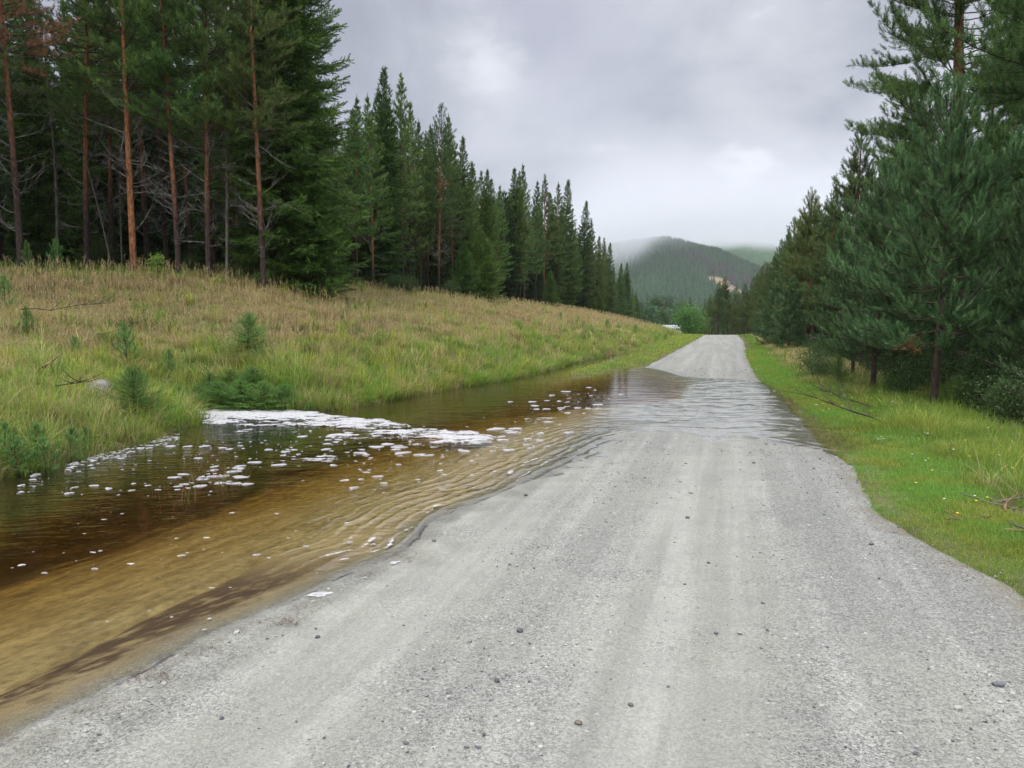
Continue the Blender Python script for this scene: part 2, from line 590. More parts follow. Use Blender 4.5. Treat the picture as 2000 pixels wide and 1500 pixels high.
def mat_road():
    m, w = new_mat('road_gravel')
    tc = w.n('ShaderNodeTexCoord').outputs['Object']
    sd = edge_noise(w, tc, w.attr('sd')); s = w.attr('s'); ed = w.attr('edge'); dpt = w.attr('dep')
    along = w.mapping(tc, (1, 1, 1), rot=(0, 0, R(15.64)))
    along = w.mapping(along, (1, .035, 1))
    big = w.noise(tc, .55, 4, .55)
    strk = w.noise(along, 3.1, 5, .62)
    med = w.noise(tc, 3.5, 5, .65)
    # grains
    v1 = w.n('ShaderNodeTexVoronoi', ins={'Vector': tc, 'Scale': 95.0}); v2 = w.n('ShaderNodeTexVoronoi', ins={'Vector': tc, 'Scale': 38.0})
    v3 = w.n('ShaderNodeTexVoronoi', ins={'Vector': tc, 'Scale': 210.0})
    g1 = w.n('ShaderNodeSeparateColor'); w.link(v1.outputs['Color'], g1.inputs[0])
    g2 = w.n('ShaderNodeSeparateColor'); w.link(v2.outputs['Color'], g2.inputs[0])
    g3 = w.n('ShaderNodeSeparateColor'); w.link(v3.outputs['Color'], g3.inputs[0])
    fine_c = w.mix(w.mr(big, .35, .65), (.226, .224, .182), (.198, .197, .166))
    fine_c = w.mix(w.mr(strk, .42, .66), fine_c, (.282, .280, .236))
    fine_c = w.mix(w.mr(med, .35, .75, 0, .35), fine_c, (.172, .168, .148))
    # coarse amount: more loose gravel between the wheel tracks and at the margin
    t1 = w.math('ABSOLUTE', w.math('ADD', s, .15)); t2 = w.math('ABSOLUTE', w.math('ADD', s, 1.75))
    trk = w.mr(w.math('MINIMUM', t1, t2), .18, .60)
    co = w.math('ADD', w.math('MULTIPLY', trk, .42), w.math('ADD', w.mr(w.noise(tc, 1.2, 4, .6), .42, .72, 0, .55), w.mr(ed, 1.2, .3, 0, .5)))
    spk = w.math('SUBTRACT', g1.outputs[0], .5)
    spk3 = w.math('SUBTRACT', g3.outputs[0], .5)
    amt = w.mr(co, 0, 1, .35, 1.25)
    k = w.math('ADD', 1.0, w.math('MULTIPLY', w.math('ADD', w.math('MULTIPLY', spk, .75), w.math('MULTIPLY', spk3, .75)), amt))
    kv = w.n('ShaderNodeVectorMath', operation='SCALE'); w.link(fine_c, kv.inputs[0]); w.link(k, kv.inputs['Scale'])
    c = w.mix(w.mr(co, .2, .9, 0, .4), kv.outputs[0], w.mix(.5, kv.outputs[0], (.22, .22, .215)))
    # scattered larger pale and dark stones
    sel = w.math('MULTIPLY', w.mr(g2.outputs[1], .90, .93), w.mr(v2.outputs['Distance'], .42, .30))
    stc = w.mix(g2.outputs[0], (.10, .10, .11), (.44, .43, .385))
    c = w.mix(w.math('MULTIPLY', sel, w.mr(co, .1, .6, .35, 1)), c, stc)
    # margin: browner, with plant litter
    mg = w.mr(ed, .45, .0)
    c = w.mix(w.math('MULTIPLY', mg, w.mr(med, .35, .6)), c, (.17, .135, .085))
    # wet fringe and silty bed under the flood
    wet = w.mr(w.math('ADD', sd, w.math('MULTIPLY', w.math('SUBTRACT', med, .5), .5)), -.45, .0)
    wetn = w.math('MULTIPLY', wet, w.mr(med, .3, .6, .3, .8))
    c = w.mix(wetn, c, w.mix(1.0, c, (.66, .64, .58), 'MULTIPLY'))
    onroad = w.mr(s, -1.9, -1.2)
    c = w.mix(w.math('MULTIPLY', onroad, w.mr(sd, -.05, .05)), c, kv.outputs[0])
    fol = w.mapping(w.mapping(tc, rot=(0, 0, R(24))), (1, .22, 1))
    b1 = w.noise(fol, 5.0, 6, .66, .6)
    b2 = w.noise(w.mapping(w.mapping(tc, rot=(0, 0, R(38))), (1, .3, 1)), 22, 4, .6)
    sand = w.mix(w.mr(b2, .35, .7), (.25, .19, .085), (.37, .29, .135))
    sep = w.n('ShaderNodeSeparateXYZ'); w.link(tc, sep.inputs[0])
    near = w.mr(sep.outputs[1], 5.6, 4.4)
    dep = w.math('MULTIPLY', w.mr(sd, .02, .30), w.mr(sd, 1.15, .6))
    pe = w.mr(w.math('ADD', w.math('ADD', b1, w.math('MULTIPLY', b2, .95)), w.math('MULTIPLY', dep, .16)), 0.95, 1.20)
    pe = w.math('MULTIPLY', w.math('MULTIPLY', pe, dep), near)
    bed = w.mix(pe, sand, (.065, .038, .019))
    # silt covers the bed on the ditch side; on the carriageway the gravel shows through
    silt = w.math('MULTIPLY', w.mr(sd, .0, .30), w.math('MAXIMUM', w.mr(s, -1.7, -2.5), w.mr(dpt, .03, .07)))
    bed_all = w.mix(silt, w.mix(1.0, c, (.95, .93, .88), 'MULTIPLY'), bed)
    c = w.mix(w.mr(sd, -.02, .03), c, bed_all)
    # dark peat line left along the water's edge
    line = w.math('MULTIPLY', w.mr(sd, -.020, -.006), w.mr(sd, .020, .004))
    line = w.math('MULTIPLY', line, w.mr(w.noise(tc, 2.4, 4, .65), .47, .58))
    c = w.mix(w.math('MULTIPLY', line, w.mr(s, -1.2, -1.9)), c, (.045, .025, .012))
    hgt = w.math('ADD', w.math('MULTIPLY', w.math('SUBTRACT', 1.0, v1.outputs['Distance']), .5),
                 w.math('ADD', w.math('MULTIPLY', w.math('SUBTRACT', 1.0, v3.outputs['Distance']), .3), w.math('MULTIPLY', med, 2.0)))
    bs = w.mr(co, 0, 1, .25, .9)
    bp = w.n('ShaderNodeBump', ins={'Height': hgt, 'Distance': .012}); w.link(bs, bp.inputs['Strength'])
    rough = w.mr(wet, 0, 1, .88, .55)
    p = w.n('ShaderNodeBsdfPrincipled', ins={'Base Color': c, 'Roughness': rough, 'Specular IOR Level': .3, 'Normal': bp.outputs[0]})
    finish(w, p.outputs[0])
    return m


def mat_water():
    m, w = new_mat('peaty_water')
    tc = w.n('ShaderNodeTexCoord').outputs['Object']
    sd = w.attr('sd'); s = w.attr('s')
    # wavelets crowd against the shallow gravel edge, finer chop elsewhere
    n_big = w.noise(w.mapping(tc, (1, 1, 1)), .9, 3)
    ph = w.math('ADD', w.math('MULTIPLY', sd, 44.0), w.math('MULTIPLY', n_big, 16.0))
    ph = w.math('ADD', ph, w.math('MULTIPLY', w.noise(tc, 4.0, 3), 5.0))
    wv = w.math('POWER', w.math('ADD', w.math('MULTIPLY', w.math('SINE', ph), .5), .5), 2.6)
    sep = w.n('ShaderNodeSeparateXYZ'); w.link(tc, sep.inputs[0])
    zone = w.math('MULTIPLY', w.mr(sd, 1.7, .25), w.math('MULTIPLY', w.mr(s, -5.2, -3.8), w.mr(s, -1.0, -2.0)))
    zone = w.math('MULTIPLY', zone, w.mr(sep.outputs[1], 4.3, 6.0))
    zone = w.math('MULTIPLY', zone, w.mr(w.math('ADD', sep.outputs[1], w.math('MULTIPLY', s, .9)), 12.5, 15.0, 1.0, .0))
    zone = w.math('MULTIPLY', zone, w.mr(w.noise(tc, 1.3, 2), .35, .6, .35, 1.0))
    rot = w.mapping(tc, (1, 1, 1), rot=(0, 0, R(-12)))
    c1 = w.noise(w.mapping(rot, (.42, 1.0, 1)), 9.0, 3, .55)
    c4 = w.noise(w.mapping(rot, (.22, 1.0, 1)), 17.0, 2, .5)
    c2 = w.noise(w.mapping(rot, (.5, 1.0, 1)), 30.0, 2, .5)
    c3 = w.noise(w.mapping(rot, (.6, 1.0, 1)), 2.2, 2, .5)
    sheet = w.math('MULTIPLY', w.mr(s, -2.6, -1.3), w.mr(sep.outputs[1], 22, 17))
    pool = w.math('MULTIPLY', w.mr(sep.outputs[1], 14.3, 16.3), w.mr(s, -.4, -1.2))
    sheet = w.math('MULTIPLY', sheet, w.math('SUBTRACT', 1.0, pool))
    nosh = w.math('SUBTRACT', 1.0, sheet)
    calm = w.mr(w.math('ADD', sep.outputs[1], w.math('MULTIPLY', s, .9)), 12.5, 16.0, 1.0, .12)
    h = w.math('MULTIPLY', w.math('MULTIPLY', wv, zone), .016)
    h = w.math('ADD', h, w.math('MULTIPLY', c1, w.math('ADD', w.math('MULTIPLY', w.math('MULTIPLY', nosh, calm), .0050), w.math('MULTIPLY', sheet, .0009))))
    h = w.math('ADD', h, w.math('MULTIPLY', c2, w.math('ADD', w.math('MULTIPLY', nosh, .0007), w.math('MULTIPLY', sheet, .0003))))
    h = w.math('ADD', h, w.math('MULTIPLY', c4, w.math('MULTIPLY', w.mr(sd, 2.6, .6), w.math('MULTIPLY', calm, w.math('MULTIPLY', w.mr(sep.outputs[1], 4.0, 6.5), w.math('MULTIPLY', nosh, .010))))))
    h = w.math('ADD', h, w.math('MULTIPLY', c3, w.math('MULTIPLY', w.math('MULTIPLY', nosh, calm), .006)))
    bp = w.n('ShaderNodeBump', ins={'Height': h, 'Strength': 1.0, 'Distance': 1.0})
    fr = w.n('ShaderNodeFresnel', ins={'IOR': w.mr(sheet, 0, 1, 1.40, 1.5), 'Normal': bp.outputs[0]})
    gl = w.n('ShaderNodeBsdfGlossy', ins={'Roughness': w.mr(sheet, 0, 1, .04, .09), 'Color': (1, 1, 1, 1), 'Normal': bp.outputs[0]})
    tr = w.n('ShaderNodeBsdfTransparent')
    mx = w.n('ShaderNodeMixShader')
    w.link(fr.outputs[0], mx.inputs[0]); w.link(tr.outputs[0], mx.inputs[1]); w.link(gl.outputs[0], mx.inputs[2])
    va = w.n('ShaderNodeVolumeAbsorption', ins={'Color': (.82, .68, .34, 1), 'Density': 2.0})
    finish(w, mx.outputs[0], vol=va.outputs[0])
    return m


def mat_simple(name, col, rough=.7, spec=.3, nscale=None, col2=None, transl=0):
    m, w = new_mat(name)
    c = None
    if nscale:
        tc = w.n('ShaderNodeTexCoord').outputs['Object']
        nz = w.noise(tc, nscale, 5, .6)
        c = w.mix(w.mr(nz, .35, .65), col, col2 or col)
        bp = w.n('ShaderNodeBump', ins={'Height': nz, 'Strength': .6, 'Distance': .01})
        p = w.n('ShaderNodeBsdfPrincipled', ins={'Base Color': c, 'Roughness': rough, 'Specular IOR Level': spec, 'Normal': bp.outputs[0]})
    else:
        p = w.n('ShaderNodeBsdfPrincipled', ins={'Base Color': (*col, 1), 'Roughness': rough, 'Specular IOR Level': spec})
    finish(w, p.outputs[0])
    return m


def mat_vcol(name, rough=.8, spec=.2):
    m, w = new_mat(name)
    p = w.n('ShaderNodeBsdfPrincipled', ins={'Base Color': w.attr('col', 0), 'Roughness': rough, 'Specular IOR Level': spec})
    finish(w, p.outputs[0])
    return m


M_GROUND = mat_ground(); M_ROAD = mat_road(); M_WATER = mat_water()
M_PINE = mat_foliage('pine_needles')
M_SPRUCE = mat_foliage('spruce_needles', hue=.015)
M_BLUE = mat_foliage('young_pine_needles', hue=.01, val=.12)
M_LEAF = mat_foliage('broad_leaves', transl=.35, hue=.02)
M_RUST = mat_foliage('rusty_dead_needles', transl=.15, hue=.0, val=.05)
M_GRASS = mat_foliage('grass_blades', transl=.45, rough=.6, hue=0, val=0)
M_PBARK = mat_pine_bark('scots_pine_bark', orange=(.36, .15, .065))
M_PBARK_O = mat_pine_bark('bright_orange_pine_bark', -.2, 2.2, (.40, .165, .07), (.08, .045, .035))
M_PBARK_R = mat_pine_bark('big_pine_bark', 1.5, 5.0, (.25, .085, .045), (.06, .035, .028))
M_SBARK = mat_bark('spruce_bark', (.045, .034, .027), (.11, .085, .068))
M_TWIG = mat_bark('dead_grey_twigs', (.12, .11, .10), (.28, .26, .235), 10)
M_DEADPOLE = mat_bark('dead_grey_bark', (.085, .07, .06), (.19, .165, .145), 14)
M_LIMB = mat_bark('limb_bark', (.05, .034, .026), (.12, .075, .05), 14)
# ------------------------------------------------------------------ ground, road, flood water
def axis(parts):
    out = []
    for a, b, st in parts:
        n = max(1, int(round((b - a) / st)))
        out.append(np.linspace(a, b, n, endpoint=False))
    return np.concatenate(out + [[parts[-1][1]]])


def grid_quads(nu, nv):
    i = np.arange(nv - 1)[:, None] * nu; j = np.arange(nu - 1)[None, :]
    return np.stack([i + j, i + j + 1, i + nu + j + 1, i + nu + j], -1).reshape(-1, 4)


def hill_point(px, py, lo=700, hi=2100):
    d = px_ray(px, py); ts = np.linspace(lo, hi, 1400)
    X = d[0] * ts; Y = d[1] * ts; Z = CAMZ + d[2] * ts
    k = np.nonzero(Z < height(X, Y, np.full(X.shape, -50.)))[0]
    return (X[k[0]], Y[k[0]]) if len(k) else None


_strip = None
def strip_mask(X, Y):
    global _strip
    if _strip is None:
        _strip = [p for p in (hill_point(a, b) for a, b in [(1394, 546), (1410, 557), (1430, 568), (1452, 578)]) if p]
    m = np.zeros(np.shape(X))
    for p, q in zip(_strip[:-1], _strip[1:]):
        p = np.array(p); q = np.array(q); e = q - p
        t = np.clip(((X - p[0]) * e[0] + (Y - p[1]) * e[1]) / (e @ e + 1e-9), 0, 1)
        m = np.maximum(m, 1 - smooth(12, 18, np.hypot(X - p[0] - t * e[0], Y - p[1] - t * e[1])))
    return m


def build_ground():
    sa = axis([(-2000, -400, 200), (-400, -60, 20), (-60, -20, 1.0), (-20, -9, .25), (-9, 4, .10), (4, 12, .25), (12, 60, 1.0), (60, 240, 15), (240, 420, 5), (420, 600, 15), (600, 1600, 50)])
    ya = axis([(-300, -20, 40), (-20, 2, .5), (2, 15, .10), (15, 32, .2), (32, 80, .6), (80, 170, 2), (170, 600, 20), (600, 1350, 10), (1350, 2500, 25)])
    S, Y = np.meshgrid(sa, ya)
    # far away the sheet is laid out square to the view rather than skewed along the road
    k = 1 - smooth(100, 500, Y)
    X = S / CA + .28 * (Y * k + 120 * (1 - k))
    sd = np.full(X.shape, -50.0)
    near = (Y > -12) & (Y < 60) & (np.abs(S) < 30)
    sd[near] = water_sd(X[near], Y[near])
    Z = height(X, Y, sd)
    V = np.stack([X, Y, Z], -1).reshape(-1, 3)
    # clear-felled strip down the flank of the nearer hill
    clear = strip_mask(X, Y) * (Y > 600)
    me = make_mesh('ground', V, Q=grid_quads(len(sa), len(ya)), shade=True,
                   attrs={'sd': sd.ravel(), 's': s_of(X, Y).ravel(), 'clear': clear.ravel()})
    add_obj('ground', me, M_GROUND, kind='structure')


def build_road():
    ya = axis([(-12, 1.5, .25), (1.5, 12, .04), (12, 30, .08), (30, 80, .25), (80, 150, 1)])
    t = np.linspace(0, 1, 131)
    Tt, Y = np.meshgrid(t, ya)
    l, r = road_left(Y), road_right(Y)
    S = l + (r - l) * Tt
    X = S / CA + .28 * Y
    sd = water_sd(X, Y)
    Z = height(X, Y, sd, road=True)
    Z = Z + .006 * fbm(X, Y, 2.5, 4, 41) + .0035 * fbm(X, Y, 11, 3, 42)
    # the sheet that runs across the gravel is only a skin: stones stand out of it
    thin = smooth(-2.4, -1.4, S) * smooth(7.6, 8.6, Y) * (1 - smooth(19, 23, Y)) * (1 - smooth(14.5, 16.5, Y) * smooth(-.2, -1.0, S))
    Z = Z + thin * smooth(-.9, -.3, sd) * (.014 * fbm(X, Y, 2.2, 4, 43) + .014 * fbm(X, Y, 9, 3, 44) + .003)
    e = np.minimum(S - l, r - S)
    Z = Z - .05 * smooth(.22, 0, e)
    V = np.stack([X, Y, Z], -1).reshape(-1, 3)
    me = make_mesh('road', V, Q=grid_quads(len(t), len(ya)), shade=True,
                   attrs={'sd': sd.ravel(), 's': S.ravel(), 'edge': (r - S).ravel(), 'dep': np.clip(-Z, 0, 1).ravel()})
    add_obj('gravel_road', me, M_ROAD, kind='structure')


def wave_phase(X, Y, sd):
    return sd * 38 + 9 * fbm(X, Y, .8, 3, 55) + 2.5 * fbm(X, Y, 3.2, 2, 56)


def build_water():
    sa = axis([(-11, -7, .1), (-7, -4.6, .05), (-4.6, 1.8, .033), (1.8, 5.5, .1)])
    ya = axis([(-8, 2, .2), (2, 8, .04), (8, 19, .032), (19, 28, .06), (28, 50, .25)])
    S, Y = np.meshgrid(sa, ya)
    X = S / CA + .28 * Y
    sd = water_sd(X, Y)
    q = grid_quads(len(sa), len(ya))
    sheet = smooth(-2.9, -1.5, S) * smooth(7.4, 8.4, Y) * (1 - smooth(20.5, 23, Y))
    pool = smooth(14.5, 16.5, Y) * smooth(-.4, -1.2, S)
    sdx = sd + .75 * sheet * (1 - pool) * smooth(2.2, 1.2, S)       # the thin film also fills hollows just outside the outline
    f = sd.ravel()
    keep = (sdx.ravel()[q].max(1) > -.05)
    q = q[keep]
    lip = smooth(-5, -3.4, S) * smooth(3.6, 5.5, Y) * (1 - smooth(9, 11, Y))
    n = fbm(X, Y, 1.5, 3, 51)
    Z = .004 + lip * (.016 * np.exp(-((sd - .07) / .045) ** 2) * (.6 + .6 * n) + .009 * np.exp(-((sd - .30 - .12 * n) / .05) ** 2))
    chop = .62 * fbm(X * .55, Y, 3.4, 2, 53) + .38 * fbm(X * .6, Y, 9.0, 2, 54)
    Z = Z + sheet * (1 - pool) * (.001 + .013 * chop * smooth(0, .5, sd))
    # wavelets that crowd up against the gravel
    zone = smooth(1.9, .3, sd) * smooth(-5.0, -3.8, S) * smooth(-1.0, -1.9, S) * smooth(3.9, 5.6, Y) * smooth(.02, .12, sd) * (1 - pool)
    ph = wave_phase(X, Y, sd)
    Z = Z + zone * .007 * (.5 + .5 * np.sin(ph)) ** 1.6 * (.65 + .6 * fbm(X, Y, 1.1, 2, 57))
    Z = Z - .02 * smooth(0, -.05, sdx) + .002 * fbm(X * .5, Y, 3.1, 3, 52)
    used = np.unique(q)
    mp = np.full(X.size, -1); mp[used] = np.arange(len(used))
    V = np.stack([X, Y, Z], -1).reshape(-1, 3)[used]
    me = make_mesh('flood_water', V, Q=mp[q], shade=True, attrs={'sd': f[used], 's': S.ravel()[used]})
    add_obj('flood_water', me, M_WATER, kind='structure')


build_ground(); build_road(); build_water()
# ------------------------------------------------------------------ conifers
def shoot_tpl(n, nl, w, ang, seed, taper=.5, base=0.0, flat=False):
    """bottle-brush of needles along +Z, unit length"""
    rg = np.random.default_rng(seed)
    u = base + (1 - base) * (np.arange(n) + rg.random(n)) / n
    th = np.arange(n) * 2.399 + rg.random(n) * .6
    a = np.radians(ang) * (1 - .45 * u) * (.85 + .3 * rg.random(n))
    L = nl * (1 - (1 - taper) * u ** 2) * (.8 + .4 * rg.random(n))
    rad = np.stack([np.cos(th), np.sin(th), 0 * th], -1)
    if flat:
        rad[:, 1] *= .45
    tan = np.stack([-np.sin(th), np.cos(th), 0 * th], -1)
    b = np.stack([0 * u, 0 * u, u * .92], -1)
    tip = b + L[:, None] * (np.cos(a)[:, None] * np.array([0, 0, 1.0]) + np.sin(a)[:, None] * rad)
    # twist the blade so that it is seen from every side
    tw = rg.random(n) * pi
    side = np.cos(tw)[:, None] * tan + np.sin(tw)[:, None] * np.cross(tan, (tip - b) / L[:, None])
    V = np.stack([b - side * w / 2, b + side * w / 2, tip], 1).reshape(-1, 3)
    T = np.arange(3 * n).reshape(-1, 3)
    cv = np.tile([.8, .8, 1.15], n)
    return V, T, cv


TP_NEAR = shoot_tpl(40, .27, .036, 50, 1, .8)
TP_MID = shoot_tpl(26, .42, .055, 62, 2, .7)
TP_FAR = shoot_tpl(11, .52, .14, 60, 3, .7)
TS_NEAR = shoot_tpl(40, .16, .026, 66, 4, .7, flat=True)
TS_MID = shoot_tpl(22, .27, .085, 55, 5, .6, flat=True)
TS_FAR = shoot_tpl(10, .38, .17, 50, 6, .6, flat=True)


class Shoots:
    def __init__(s):
        s.p = []; s.d = []; s.l = []; s.k = []

    def add(s, p, d, l, k=0):
        s.p.append(p); s.d.append(d); s.l.append(l); s.k.append(k)


def build_crown(name, sh, tpl, pal, rg, con=(.75, .5)):
    pos = np.array(sh.p); D = np.array(sh.d); L = np.array(sh.l)
    n = len(pos)
    B = frames(D, rg.random(n) * 6.28)
    a, b = np.array(pal[0]), np.array(pal[1])
    t = rg.random(n)[:, None] ** 1.3
    c = a + (b - a) * t
    c = c * (con[0] + con[1] * rg.random(n)[:, None])
    V, T, C = scatter(tpl[0], tpl[1], pos, B, L, c, tpl[2])
    return make_mesh(name, V, T, col=C)


def rot_z(v, a):
    c, s = cos(a), sin(a)
    return np.array([v[0] * c - v[1] * s, v[0] * s + v[1] * c, v[2]])


def gen_tree(seed, kind='pine', H=12.0, cb=4.5, Rm=1.6, spacing=.42, nb=(4, 6), el0=8, el1=55, curve=18, r0=.11,
             lat_step=.13, shoot=.20, tpl=TP_MID, pal=((.03, .06, .018), (.06, .105, .03)), bark=None, dead=0, dead_lo=1.0,
             prof_pow=.8, lat_ang=52, dense=1.0, top=.0, trunk_sides=10, crown_mat=None, lean=.12, gap=0.0, limbs=True, prof0=.55, up=.5, cluster=1, wood=1.0, eln=6, con=(.75, .5)):
    """returns dict of meshes: trunk, limbs, crown, dead twigs"""
    rg = np.random.default_rng(seed)
    bend = [rg.normal() * lean, rg.normal() * lean, rg.random() * 6, rg.random() * 6]

    def ax(h):
        t = h / H
        return np.array([bend[0] * sin(t * 3.1 + bend[2]) - bend[0] * sin(bend[2]), bend[1] * sin(t * 2.7 + bend[3]) - bend[1] * sin(bend[3]), h])

    tr = MB()
    hs = np.concatenate([[-.35, 0, .12, .4], np.linspace(1, H, 16)])
    rr = r0 * np.clip(1 - hs / H * .93, .04, 1) ** .85
    rr[:3] *= np.array([1.35, 1.18, 1.06])
    tr.tube([ax(h) if h > 0 else np.array([0, 0, h]) for h in hs], rr, trunk_sides)
    lb = MB(); sh = Shoots(); dd = MB()
    h = cb
    while h < H - .12:
        t = (h - cb) / (H - cb)
        if kind == 'spruce':
            env = Rm * ((1 - t) ** prof_pow) * (.75 + .25 * min(1, t * 6))
        else:
            env = Rm * ((1 - t) ** prof_pow) * (prof0 + (1 - prof0) * min(1, t * 3.5))
        env = max(env, .10)
        tsh = shoot * (1 - .35 * smooth(.6, 1.0, t)); tcl = cluster if t < .8 else 1
        n = rg.integers(nb[0], nb[1] + 1)
        az0 = rg.random() * 6.28
        for k in range(n):
            if rg.random() < gap: continue
            az = az0 + k * 2 * pi / n + rg.normal() * .25
            l = env * rg.uniform(.68, 1.18)
            hh = h + rg.normal() * spacing * .22
            if hh > H - .05: continue
            el = R(el0 + (el1 - el0) * t ** 1.3 + rg.normal() * eln)
            m = 6
            cur = R(curve * rg.uniform(.5, 1.5))
            p = ax(hh).copy(); pts = [p.copy()]
            azk = az
            for i in range(m):
                f = i / (m - 1)
                if kind == 'spruce':
                    e = el - R(14) * sin(f * 2.2) * (1 - t) + cur * f * f
                else:
                    e = el + cur * (f - .35)
                azk += rg.normal() * .07
                p = p + l / m * np.array([cos(azk) * cos(e), sin(azk) * cos(e), sin(e)])
                pts.append(p.copy())
            pts = np.array(pts)
            if limbs:
                rb = min(.35 * r0, .009 * l + .004) * wood
                lb.tube(pts, np.linspace(rb, .003, m + 1), 4, cap=False)
            # laterals
            st = lat_step / dense
            f = (.16 if kind == 'spruce' else .30) + rg.random() * .08
            side = 1
            while f < 1.0:
                q = f * m; i = min(int(q), m - 1)
                pp = pts[i] + (pts[i + 1] - pts[i]) * (q - i)
                bd = pts[i + 1] - pts[i]; bd = bd / np.linalg.norm(bd)
                side = -side
                ll = (1 - f) * l * (.55 if kind == 'spruce' else .50) * rg.uniform(.6, 1.2) + shoot * .35
                ld = rot_z(bd, side * R(lat_ang + rg.normal() * 9))
                ld[2] += (-.10 if kind == 'spruce' else .22) + rg.normal() * .13
                ld /= np.linalg.norm(ld)
                ns = max(1, int(ll / (shoot * .60) + .5))
                for j in range(ns):
                    u = (j + .4) / ns
                    if j == ns - 1: u = 1.0
                    sp = pp + ld * max(0, ll * u - shoot * .8)
                    if kind == 'spruce':
                        sdv = ld + rg.normal(size=3) * .22 + bd * .3
                        if j < ns - 1:
                            sdv = rot_z(ld, (1 if j % 2 else -1) * R(40)) + rg.normal(size=3) * .15
                        sdv[2] -= .08
                    else:
                        sdv = ld * .7 + bd * .35 + np.array([0, 0, up]) + rg.normal(size=3) * .38
                    sh.add(sp, sdv, tsh * rg.uniform(.7, 1.25))
                    for q in range(tcl - 1):
                        s2 = sdv * .6 + rot_z(ld, rg.choice([-1, 1]) * R(rg.uniform(30, 85))) * .8 + rg.normal(size=3) * .3
                        sh.add(sp + rg.normal(size=3) * .03, s2, shoot * rg.uniform(.65, 1.15))
                if limbs and ll > .3:
                    lb.tube([pp, pp + ld * ll * .9], [.006, .002], 3, cap=False)
                f += st / l
            for j in range(3):
                sdv = (pts[-1] - pts[-2]) / np.linalg.norm(pts[-1] - pts[-2]) + rg.normal(size=3) * (.1 if j == 0 else .45)
                if kind != 'spruce': sdv[2] += up
                sh.add(pts[-1], sdv, tsh * rg.uniform(.9, 1.3))
        h += spacing * (1 - .45 * t) * rg.uniform(.75, 1.25)
    # leader
    for j in range(8):
        sdv = np.array([0, 0, 1.0]) + rg.normal(size=3) * (.05 if j < 4 else .5)
        sh.add(ax(H) - np.array([0, 0, shoot * .5 * j]), sdv, shoot * (.9 if j < 4 else .6))
    # dead lower branches
    for j in range(dead):
        hh = rg.uniform(dead_lo, cb + .8)
        az = rg.random() * 6.28
        l = rg.uniform(.35, 1.25) * min(1.3, Rm) * (.6 + .5 * (hh / cb))
        e = R(rg.normal() * 14 + 12)
        p = ax(hh).copy(); pts = [p.copy()]
        azk = az
        for i in range(5):
            azk += rg.normal() * .16; e += rg.normal() * .10 + .05
            p = p + l / 5 * np.array([cos(azk) * cos(e), sin(azk) * cos(e), sin(e)])
            pts.append(p.copy())
        dd.tube(pts, np.linspace(.013, .003, 6), 3, cap=False)
        for q in range(rg.integers(3, 8)):
            i = rg.integers(1, 5)
            d2 = pts[i + 1] - pts[i]; d2 = rot_z(d2 / np.linalg.norm(d2), rg.choice([-1, 1]) * R(rg.uniform(30, 65)))
            d2[2] += rg.normal() * .3 + .15
            l2 = l * rg.uniform(.18, .5)
            mid = pts[i] + d2 * l2 * .5; end = pts[i] + d2 * l2 + rg.normal(size=3) * .06 + np.array([0, 0, .06])
            dd.tube([pts[i], mid, end], [.006, .004, .002], 3, cap=False)
            if rg.random() < .6:
                e2 = mid + rot_z(d2, R(rg.uniform(-60, 60))) * l2 * .5
                dd.tube([mid, e2], [.004, .002], 3, cap=False)
    out = {'trunk': (tr.mesh('trunk', True), bark or M_PBARK)}
    if limbs and lb.n: out['bough_sprays'] = (lb.mesh('bough_sprays'), M_LIMB)
    if len(sh.p): out['crown'] = (build_crown('crown', sh, tpl, pal, rg, con), crown_mat or (M_SPRUCE if kind == 'spruce' else M_PINE))
    if dd.n: out['dead_twig_sprays'] = (dd.mesh('dead_twig_sprays'), M_TWIG)
    out['H'] = H
    return out


def place(name, proto, loc, label, cat, group=None, rz=0.0, sc=1.0, scz=None, parts=None, mats=None, tilt=(0, 0)):
    """an Empty at the foot of a tree and one object per part"""
    root = bpy.data.objects.new(name, None)
    COL.objects.link(root)
    root.empty_display_size = .3
    root.location = loc
    root.rotation_euler = (tilt[0], tilt[1], rz)
    root.scale = (sc, sc, scz or sc)
    root['label'] = label; root['category'] = cat
    if group: root['group'] = group
    for k, v in proto.items():
        if k == 'H' or (parts and k not in parts): continue
        me, mt = v
        if not me.materials: me.materials.append(mt)
        o = bpy.data.objects.new(k, me)
        COL.objects.link(o)
        o.parent = root
        if mats and k in mats:
            o.material_slots[0].link = 'OBJECT'; o.material_slots[0].material = mats[k]
    return root


rng = np.random.default_rng(77)
PALP = ((.060, .122, .028), (.172, .265, .052))      # pine needles
PALS = ((.042, .098, .015), (.135, .225, .034))      # spruce
PALSB = ((.05, .12, .018), (.16, .27, .04))          # bright spruce
PALB = ((.044, .100, .032), (.155, .265, .098))      # blue-green young pine
PALO = ((.060, .112, .028), (.155, .215, .050))      # olive mature pine

